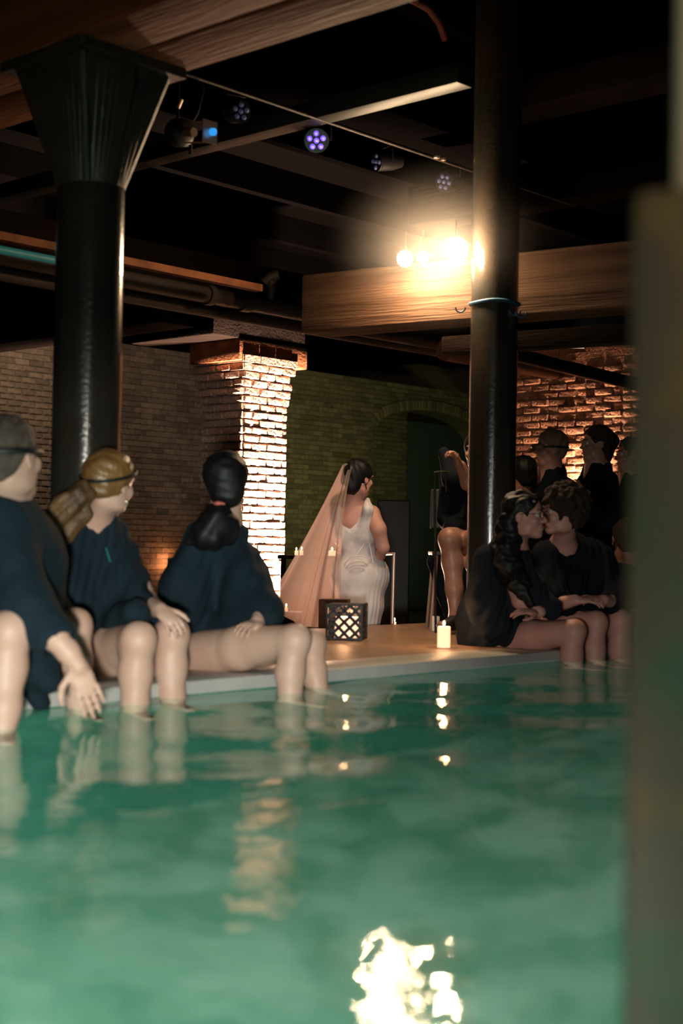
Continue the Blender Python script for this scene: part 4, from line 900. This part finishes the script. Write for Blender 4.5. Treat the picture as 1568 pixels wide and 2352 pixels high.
# ---- bride
def bride():
    hc = P(825, 1098, 9.05); nb = P(812, 1156, 9.12); fr = frame((0.72, 0.69, 0), -0.05, 0.04)
    t_ = thing('person', on_deck(825, 9.15, ZL), 'person in ivory low-backed dress, dark hair tied up, veil at the crown', 'person', kind='thing')
    s = SD(); head(s, hc, fr, 0.98, nb, 0.046, True)
    shR, shL = P(853, 1180, 9.08), P(772, 1176, 9.2)
    up_ = P(812, 1190, 9.15); wa = P(820, 1262, 9.2); hp = P(830, 1330, 9.2)
    s.chain([nb, up_, wa, hp], [0.055, 0.10, 0.098, 0.125], 0.06); s.cap(shR, shL, 0.050, 0.050, 0.05); s.cap(P(843, 1205, 9.15), P(783, 1205, 9.2), 0.085, 0.085, 0.05)
    s.cap(P(845, 1320, 9.2), P(805, 1320, 9.22), 0.12, 0.12, 0.05)
    el = P(880, 1258, 9.05); s.chain([shR, P(869, 1215, 9.02), el, P(872, 1275, 9.15), P(868, 1272, 9.32)], [0.052, 0.048, 0.038, 0.034, 0.026], 0.02)
    hand(s, P(868, 1272, 9.32), (0.1, 1, 0.1), (-1, 0, 0), 1, 0.6, 0.9)
    s.chain([shL, P(779, 1220, 9.22), P(786, 1262, 9.28), P(802, 1270, 9.42)], [0.05, 0.044, 0.036, 0.028], 0.02)
    hand(s, P(802, 1270, 9.42), (0.3, 1, 0.1), (1, 0, 0), -1, 0.6, 0.9)
    for px in (812, 845): s.chain([P(px, 1340, 9.2), to_z(P(px, 1500, 9.2), -0.05), to_z(P(px, 1600, 9.2), -0.50)], [0.085, 0.055, 0.035], 0.03); s.cap(to_z(P(px, 1600, 9.2), ZL + .03), to_z(P(px, 1600, 9.36), ZL + .03), 0.03, 0.025, 0.02)
    body = s.build('body', 'skin_pink', t_, 0.0065)
    d = SD()
    d.cap(P(838, 1215, 9.15), P(790, 1215, 9.2), 0.096, 0.094, 0.05); d.chain([P(816, 1215, 9.15), wa, P(828, 1300, 9.2)], [0.107, 0.107, 0.125], 0.05)
    d.cap(P(848, 1322, 9.2), P(802, 1322, 9.22), 0.132, 0.130, 0.05)
    d.chain([P(826, 1330, 9.2), P(826, 1390, 9.2), P(820, 1440, 9.2), to_z(P(818, 1500, 9.2), -0.20), to_z(P(815, 1500, 9.25), ZL + 0.02)], [0.155, 0.145, 0.13, 0.17, 0.27], 0.05)
    d.cap(P(843, 1188, 9.13), P(785, 1188, 9.18), 0.082, 0.082, 0.05)
    d.cap(P(845, 1170, 9.00), P(842, 1150, 9.07), 0.028, 0.022, 0.02); d.cap(P(845, 1172, 9.02), P(838, 1230, 9.09), 0.030, 0.06, 0.04)
    d.cap(P(778, 1170, 9.12), P(782, 1152, 9.18), 0.028, 0.022, 0.02); d.cap(P(779, 1172, 9.10), P(785, 1230, 9.14), 0.030, 0.06, 0.04)
    [d.cap(P(810, 1128, q_), P(801, 1232, q_), 0.074, 0.008, 0.006, 's') for q_ in (8.88, 8.96, 9.04, 9.12)]
    d.cap(P(874, 1185, 9.05), P(888, 1240, 9.0), 0.062, 0.05, 0.006, 's')
    d.ell(to_z(P(815, 1500, 9.2), ZL - 0.20), (0.6, 0.6, 0.2), None, 0.002, 's')
    d.build('dress', 'dress', t_, 0.008, folds(0.0086, (0.15, 0, 1), 78, 2))
    def arc(pts): B().tube(pts, 0.004, 6).done('piping', 'trim', t_, True)
    for R1, R2, cx, cy in ((40, 46, 824, 1322), (33, 38, 822, 1326), (24, 28, 822, 1330)):
        arc([P(cx + math.cos(a_) * R1, cy - math.sin(a_) * R2, 9.032 + 0.10 * abs(math.cos(a_)) ** 3 * (R1 / 40)) for a_ in [math.pi * (i / 20) for i in range(21)]])
    arc([P(846 + i * 1.2, 1238 + i * 6, 9.06 + .002 * i) for i in range(10)]); arc([P(842 - i * 3, 1240 + i * 4.6, 9.06) for i in range(8)])
    h = SD(); o = lambda x, y, z: hc + (fr[0] * x + fr[1] * y + fr[2] * z) * 0.98
    h.ell(o(0, -0.022, 0.034), (0.086, 0.104, 0.090), fr, 0.01); h.ell(o(0, -0.06, -0.045), (0.055, 0.052, 0.07), fr, 0.03); h.ell(o(-.02, -0.085, -0.03), (0.05, 0.045, 0.06), fr, 0.02)
    h.ell(o(0, 0.110, -0.02), (0.10, 0.075, 0.10), fr, 0.008, 's')
    h.build('hair', 'hair_black', body, 0.006, strands(0.002, (0.3, 0.3, -1), 150))
    B().tube([P(840, 1100, 9.02), P(842, 1108, 9.0), P(839, 1114, 9.0), P(842, 1124, 9.0)], 0.003, 6).done('loose_curl', 'hair_black', body, True)
    B().ball(P(832, 1112, 8.96), 0.006, 10).done('earring', 'pearl', t_, True)
    # veil
    nu, nv = 150, 70; V = []
    for j in range(nv):
        tt = j / (nv - 1)
        for i in range(nu):
            a = i / (nu - 1)
            hem = Vector(P(604 + 178 * a, 1392 + 48 * min(1, a * 2.0), 9.0 + 0.35 * math.sin(math.pi * a) - 0.12 * a)) 
            top = P(786 + 22 * a, 1068 + 4 * a - 6 * math.sin(math.pi * a), 8.96 + 0.04 * math.sin(math.pi * a) - 0.03 * a)
            mid = P(706 + 78 * a, 1222 + 10 * a, 8.98 + 0.08 * math.sin(math.pi * a) - 0.10 * a)
            # quadratic through top, mid, hem
            p = top * (1 - tt) * (1 - 2 * tt) + mid * 4 * tt * (1 - tt) + hem * tt * (2 * tt - 1)
            fo = 0.030 * tt ** 0.8 * (math.sin(a * 17 + 2.5 * math.sin(a * 7) + tt) + 0.35 * math.sin(a * 37 + 1 + tt * 2 + 2 * math.sin(a * 13)))
            p = p + Vector((0.35 * fo, fo, 0)); V.append(p)
    idx = np.arange(nv - 1)[:, None] * nu + np.arange(nu - 1)[None, :]; idx = idx.ravel()
    Fq = np.stack([idx, idx + 1, idx + nu + 1, idx + nu], 1)
    o_ = link('veil', fast_mesh('veil', V, Fq), 'veil', t_); o_['label'] = 'long sheer blush veil falling to the side'
bride()

# ---- right couple
def girl():
    hc = P(1207, 1184, 7.02); nb = P(1180, 1270, 7.14); fr = frame((0.86, -0.50, 0), 0.02, 0.0)
    t_ = thing('person', G(1.55, 0.3, ZD), 'person with glasses and long dark hair leaning in to kiss, in grey-blue robe', 'person', kind='thing')
    s = SD(); head(s, hc, fr, 1.0, nb, 0.045, True)
    hips = P(1120, 1462, 7.32); ch_ = P(1150, 1340, 7.25)
    s.chain([nb, ch_, hips], [0.07, 0.12, 0.14], 0.06)
    leg(s, P(1130, 1478, 7.25), P(1318, 1450, 6.93), P(1322, 1640, 6.88), s=0.96)
    leg(s, P(1190, 1450, 7.4), P(1368, 1430, 7.1), P(1378, 1630, 7.02), s=0.96)
    s.chain([P(1150, 1270, 7.1), P(1195, 1380, 6.98), P(1240, 1405, 6.95)], [0.05, 0.04, 0.03], 0.02)
    hand(s, P(1236, 1408, 6.90), Vector((-1, -0.1, 0.12)), (0, 0.35, -1), 1, 0.35, 0.88)
    body = s.build('body', 'skin_pink', t_, 0.0065)
    r = SD(); r.chain([P(1172, 1278, 7.16), ch_, P(1125, 1420, 7.3), P(1112, 1462, 7.33)], [0.085, 0.145, 0.155, 0.140], 0.06)
    r.chain([P(1120, 1285, 7.08), P(1120, 1380, 7.05), P(1130, 1430, 7.05)], [0.075, 0.10, 0.09], 0.05)
    r.chain([P(1190, 1290, 7.1), P(1215, 1370, 7.02), P(1268, 1400, 6.98)], [0.07, 0.085, 0.055], 0.05)
    r.cap(P(1130, 1455, 7.25), P(1170, 1450, 7.15), 0.12, 0.09, 0.05); r.cap(P(1075, 1480, 7.25), P(1110, 1470, 7.2), 0.05, 0.08, 0.05)
    r.build('robe', 'robe_grey', t_, 0.009, folds(0.0115, (0.2, 0.1, 1), 64, 15))
    h = SD(); o = lambda x, y, z: hc + (fr[0] * x + fr[1] * y + fr[2] * z)
    h.ell(o(0, -0.024, 0.038), (0.088, 0.102, 0.088), fr, 0.01); h.ell(o(0, -0.07, -0.05), (0.075, 0.05, 0.09), fr, 0.03)
    h.ell(o(0, 0.112, -0.03), (0.11, 0.085, 0.105), fr, 0.008, 's')
    for x in (-1, 1): h.ell(o(x * .09, 0.015, -0.02), (0.04, 0.035, 0.035), fr, 0.008, 's')
    h.chain([o(0.03, -0.08, -0.05), P(1165, 1290, 6.98), P(1190, 1340, 6.93), P(1215, 1385, 6.9)], [0.06, 0.06, 0.05, 0.02], 0.03)
    h.chain([o(-0.03, -0.08, -0.05), P(1150, 1270, 7.06), P(1158, 1330, 7.0)], [0.06, 0.06, 0.04], 0.03)
    h.build('hair', 'hair_black', body, 0.006, curls(0.005, 60, 2))
    face_parts(hc, fr, 1.0, body)
    gls = B()
    for x in (-1, 1): gls.tube([o(x * 0.034 + 0.024 * math.cos(a_), 0.104 - 0.3 * abs(0.024 * math.cos(a_)), 0.0 + 0.019 * math.sin(a_)) for a_ in [i * math.pi / 10 for i in range(21)]], 0.0016, 6, False)
    gls.tube([o(-0.010, 0.106, 0.004), o(0.010, 0.106, 0.004)], 0.0015, 6); 
    for x in (-1, 1): gls.tube([o(x * 0.058, 0.098, 0.004), o(x * 0.078, 0.0, 0.006)], 0.0015, 6)
    gls.done('glasses', 'black_metal', t_, True)
girl()
def curly():
    hc = P(1290, 1174, 7.18); nb = P(1292, 1262, 7.36); fr = frame((-0.80, -0.18, 0), -0.06, -0.14)
    t_ = thing('person', G(2.1, 0.35, ZD), 'person with curly brown hair kissing the guest in glasses, hands on knees', 'person', kind='thing')
    s = SD(); head(s, hc, fr, 1.0, nb, 0.056)
    hips = P(1400, 1455, 7.62); ch_ = P(1330, 1340, 7.5)
    s.chain([nb, ch_, hips], [0.075, 0.14, 0.14], 0.06)
    leg(s, P(1350, 1465, 7.55), P(1424, 1428, 7.22), P(1434, 1640, 7.2), s=1.05)
    leg(s, P(1420, 1450, 7.8), P(1480, 1425, 7.4), P(1490, 1640, 7.4), s=1.05)
    s.chain([P(1260, 1300, 7.3), P(1275, 1390, 7.12), P(1322, 1378, 7.05)], [0.05, 0.04, 0.028], 0.02); hand(s, P(1318, 1380, 7.05), (1, -0.1, 0.08), (0, 0.3, -1), 1, 0.4, 0.98)
    s.chain([P(1390, 1310, 7.4), P(1420, 1385, 7.3), P(1385, 1378, 7.1)], [0.05, 0.04, 0.028], 0.02); hand(s, P(1388, 1378, 7.1), (-1, -0.3, 0.15), (0, 0.3, -1), -1, 0.4, 0.98)
    body = s.build('body', 'skin_pink', t_, 0.0065)
    r = SD(); r.chain([P(1305, 1268, 7.42), P(1335, 1350, 7.52), P(1385, 1440, 7.62)], [0.115, 0.175, 0.17], 0.06); r.cap(P(1255, 1275, 7.34), P(1360, 1280, 7.44), 0.08, 0.09, 0.05)
    r.chain([P(1258, 1290, 7.32), P(1268, 1375, 7.18), P(1302, 1390, 7.12)], [0.075, 0.075, 0.05], 0.05); r.chain([P(1370, 1290, 7.42), P(1410, 1370, 7.35), P(1405, 1385, 7.22)], [0.085, 0.085, 0.055], 0.05)
    r.cap(P(1360, 1445, 7.5), P(1400, 1430, 7.35), 0.11, 0.07, 0.05); r.cap(P(1285, 1325, 7.36), P(1330, 1400, 7.40), 0.11, 0.12, 0.05)
    r.cap(P(1290, 1225, 7.20), P(1284, 1285, 7.24), 0.045, 0.006, 0.006, 's')
    r.build('robe', 'robe_dark', t_, 0.009, folds(0.0101, (0.2, 0.1, 1), 64, 18))
    h = SD(); o = lambda x, y, z: hc + (fr[0] * x + fr[1] * y + fr[2] * z)
    h.ell(o(0, -0.026, 0.050), (0.108, 0.118, 0.100), fr, 0.01); h.ell(o(0, -0.06, -0.02), (0.095, 0.07, 0.075), fr, 0.03)
    h.ell(o(0, 0.125, -0.035), (0.11, 0.085, 0.085), fr, 0.008, 's')
    h.build('hair', 'hair_brown', body, 0.006, curls(0.008, 85, 4))
    face_parts(hc, fr, 1.0, body)
curly()

# ---- seated guest behind the column (bare leg)
def leg_guest():
    t_ = thing('person', on_deck(1075, 8.4), 'seated person with bare calf and raised hands, mostly behind the tall column', 'person', kind='thing')
    s = SD(); hc = P(1100, 1035, 8.35); fr = frame((-0.5, -0.8, 0), 0, 0); head(s, hc, fr, 1.0, P(1105, 1110, 8.5), 0.05)
    s.chain([P(1105, 1110, 8.5), P(1095, 1170, 8.5), P(1095, 1235, 8.55)], [0.08, 0.14, 0.15], 0.05)
    leg(s, P(1085, 1245, 8.5), P(1032, 1238, 8.12), P(1047, 1415, 8.1), P(1012, 1438, 7.98), s=1.08)
    leg(s, P(1120, 1245, 8.5), P(1092, 1235, 8.12), P(1095, 1415, 8.1), P(1085, 1438, 7.98), s=1.08)
    s.chain([P(1090, 1120, 8.35), P(1075, 1110, 8.15), P(1058, 1070, 8.1)], [0.05, 0.042, 0.03], 0.02); hand(s, P(1056, 1078, 8.1), (-0.35, 0, 1), (-0.8, -0.3, 0.2), 1, 0.9, 1.0)
    body = s.build('body', 'skin_tan', t_, 0.0065)
    r = SD(); r.chain([P(1105, 1120, 8.5), P(1090, 1170, 8.48), P(1085, 1230, 8.52)], [0.11, 0.17, 0.17], 0.06); r.cap(P(1070, 1225, 8.45), P(1045, 1215, 8.25), 0.13, 0.075, 0.05)
    r.chain([P(1080, 1115, 8.4), P(1040, 1100, 8.3), P(1020, 1040, 8.35)], [0.08, 0.06, 0.035], 0.04); r.cap(P(1030, 1130, 8.4), P(1025, 1190, 8.4), 0.06, 0.06, 0.05)
    r.build('robe', 'robe_dark', t_, 0.009, folds(0.0086, (0, 0, 1), 64, 22))
    h = SD(); h.ell(hc + Vector((0, 0.01, 0.03)), (0.09, 0.1, 0.09), None, 0.01); h.ell(hc + Vector((-0.06, -0.09, -0.03)), (0.07, 0.07, 0.09), None, 0.01, 's'); h.build('hair', 'hair_black', body, 0.007)
    f = SD(); f.chain([P(1050, 1424, 8.1), P(1020, 1440, 8.0)], [0.045, 0.032], 0.03); f.build('shoe', 'black', t_, 0.006)
    tr = SD(); tr.chain([P(1070, 1250, 8.3), P(1000, 1290, 8.42), P(1018, 1350, 8.4), P(1034, 1415, 8.4)], [0.05, 0.045, 0.055, 0.035], 0.03); tr.build('stocking', 'robe_dark', t_, 0.008)
leg_guest()

# ---- onlookers on the lower floor
def onlooker(px, py, Y, fd, hairm, lab, s_=1.0, sh=(0.20), strap=False, visor=False, curlyh=False, bun=False, skinm='skin_tan', robe='robe_dark', stand=True):
    hc = P(px, py, Y); fr = frame(fd, 0, 0); nb = hc + Vector((0.015, 0.03, -0.15)); base = ZL if stand else ZD
    t_ = thing('person', (hc.x, hc.y, base), lab, 'person', kind='thing')
    s = SD(); head(s, hc, fr, s_, nb, 0.055)
    side = fr[0]; hz = base + (0.92 if stand else 0.12)
    ch_ = Vector((nb.x, nb.y + 0.02, nb.z - 0.25)); hp = Vector((nb.x, nb.y + 0.02, max(hz, base + 0.1)))
    s.chain([nb, ch_, hp], [0.08, 0.13, 0.13], 0.05)
    if stand:
        for e_ in (-1, 1):
            s.chain([hp + side * 0.09 * e_, hp + side * 0.10 * e_ + Vector((0, 0, -0.44)), Vector((hp.x, hp.y, base + 0.07)) + side * 0.1 * e_], [0.085, 0.058, 0.038], 0.03)
            s.cap(Vector((hp.x, hp.y, base + 0.035)) + side * 0.1 * e_, Vector((hp.x, hp.y, base + 0.035)) + side * 0.1 * e_ + fr[1] * 0.16, 0.035, 0.028, 0.02)
    else:
        for e_ in (-1, 1): s.chain([hp + side * 0.09 * e_, hp + side * 0.11 * e_ + fr[1] * 0.32 + Vector((0, 0, 0.18)), hp + side * 0.11 * e_ + fr[1] * 0.42 + Vector((0, 0, -0.06))], [0.08, 0.055, 0.035], 0.03)
    body = s.build('body', skinm, t_, 0.0075)
    r = SD(); r.chain([nb + Vector((0, 0, -0.02)), ch_, hp, (hp + Vector((0, 0, -0.32)) if stand else hp)], [0.098, 0.16, 0.16, 0.19 if stand else 0.18], 0.06)
    for e_ in (-1, 1):
        a_ = nb + side * (0.165 * e_) + Vector((0, 0, -0.10)); r.chain([a_, a_ + side * 0.05 * e_ + Vector((0, 0, -0.28)), a_ + side * 0.02 * e_ + fr[1] * 0.16 + Vector((0, 0, -0.36))], [0.07, 0.07, 0.06], 0.05)
        s2 = SD(); w_ = a_ + side * 0.02 * e_ + fr[1] * 0.16 + Vector((0, 0, -0.36)); 
    nk = nb + fr[1] * 0.09; r.cap(nk + Vector((0, 0, 0.02)), nk + Vector((0, 0, -0.13)), 0.055, 0.008, 0.006, 's')
    r.build('robe', robe, t_, 0.010, folds(0.0101, (0, 0, 1), 59, int(px)))
    h = SD(); o = lambda x, y, z: hc + (fr[0] * x + fr[1] * y + fr[2] * z) * s_
    h.ell(o(0, -0.022, 0.040), (0.085, 0.103, 0.088), fr, 0.01); h.ell(o(0, -0.06, -0.02), (0.066, 0.05, 0.055), fr, 0.02)
    if bun: h.ell(o(0, -0.10, 0.02), (0.06, 0.06, 0.06), fr, 0.02); h.ell(o(0, -0.06, -0.05), (0.07, 0.06, 0.08), fr, 0.03)
    h.ell(o(0, 0.105, -0.02), (0.10, 0.082, 0.085), fr, 0.008, 's')
    for x in (-1, 1): h.ell(o(x * .09, 0.005, -0.02), (0.035, 0.03, 0.04), fr, 0.008, 's')
    h.build('hair', hairm, body, 0.007, curls(0.007, 85, 3) if curlyh else strands(0.002, (0.1, 0.4, 1), 150))
    face_parts(hc, fr, s_, body)
    if strap: B().tube([o(math.cos(a_) * 0.090, -0.018 + math.sin(a_) * 0.108, 0.006) for a_ in [i * math.pi / 16 for i in range(33)]], 0.0065, 8, False).done('head_strap', 'black', t_, True)
    if visor: B().tube([o(x, 0.108 - 5.5 * x * x, 0.006) for x in (-0.07, -0.05, -0.025, 0, 0.025, 0.05, 0.07)], [0.018] * 7, 10).done('mask', 'glassware', t_, True)
onlooker(1262, 1030, 9.0, (-1, -0.35, 0), 'hair_sandy', 'standing person in profile with short sandy hair and a mask, against the lit wall', 0.98, strap=True, visor=True)
onlooker(1368, 1020, 9.3, (-1, -0.25, 0), 'hair_brown', 'standing person in profile with swept-up brown hair, against the lit wall', 1.0, bun=True)
onlooker(1196, 1092, 9.0, (-0.5, 0.8, 0), 'hair_black', 'dark-haired person seen from behind between the tall column and the masked person', 1.0)
onlooker(1446, 1045, 9.9, (-1, -0.2, 0), 'hair_brown', 'curly-haired person at the post edge behind the standing profile', 1.0, curlyh=True)
onlooker(1440, 1240, 8.3, (0.1, 1, 0), 'hair_brown', 'low seated person behind the curly-haired kisser, partly hidden by the post', 1.1, stand=False)

# scattering volume added around the bulbs to imitate lens bloom
c_ = P(1012, 566, 7.9); hz_ = B(); hz_.ball(Vector((0, 0, 0)), (0.68, 0.52, 0.52), 24)
m = bpy.data.materials.new('bloom_haze'); m.use_nodes = True; nt = m.node_tree; nt.nodes.remove(nt.nodes['Principled BSDF'])
vs = nt.nodes.new('ShaderNodeVolumeScatter'); vs.inputs['Anisotropy'].default_value = 0.2; vs.inputs['Color'].default_value = (1, 0.93, 0.85, 1)
tc = nt.nodes.new('ShaderNodeTexCoord'); dv = nt.nodes.new('ShaderNodeVectorMath'); dv.operation = 'DIVIDE'; dv.inputs[1].default_value = (0.68, 0.52, 0.52)
gt = nt.nodes.new('ShaderNodeTexGradient'); gt.gradient_type = 'QUADRATIC_SPHERE'; mu = nt.nodes.new('ShaderNodeMath'); mu.operation = 'MULTIPLY'; mu.inputs[1].default_value = 0.75
nt.links.new(tc.outputs['Object'], dv.inputs[0]); nt.links.new(dv.outputs[0], gt.inputs[0]); nt.links.new(gt.outputs['Fac'], mu.inputs[0]); nt.links.new(mu.outputs[0], vs.inputs['Density'])
nt.links.new(vs.outputs[0], nt.nodes['Material Output'].inputs['Volume'])
o = hz_.done('bloom_haze', m); o.location = c_; o['kind'] = 'stuff'; o['label'] = 'added scattering volume imitating bloom around the bright bulbs'; o['category'] = 'bloom_haze'
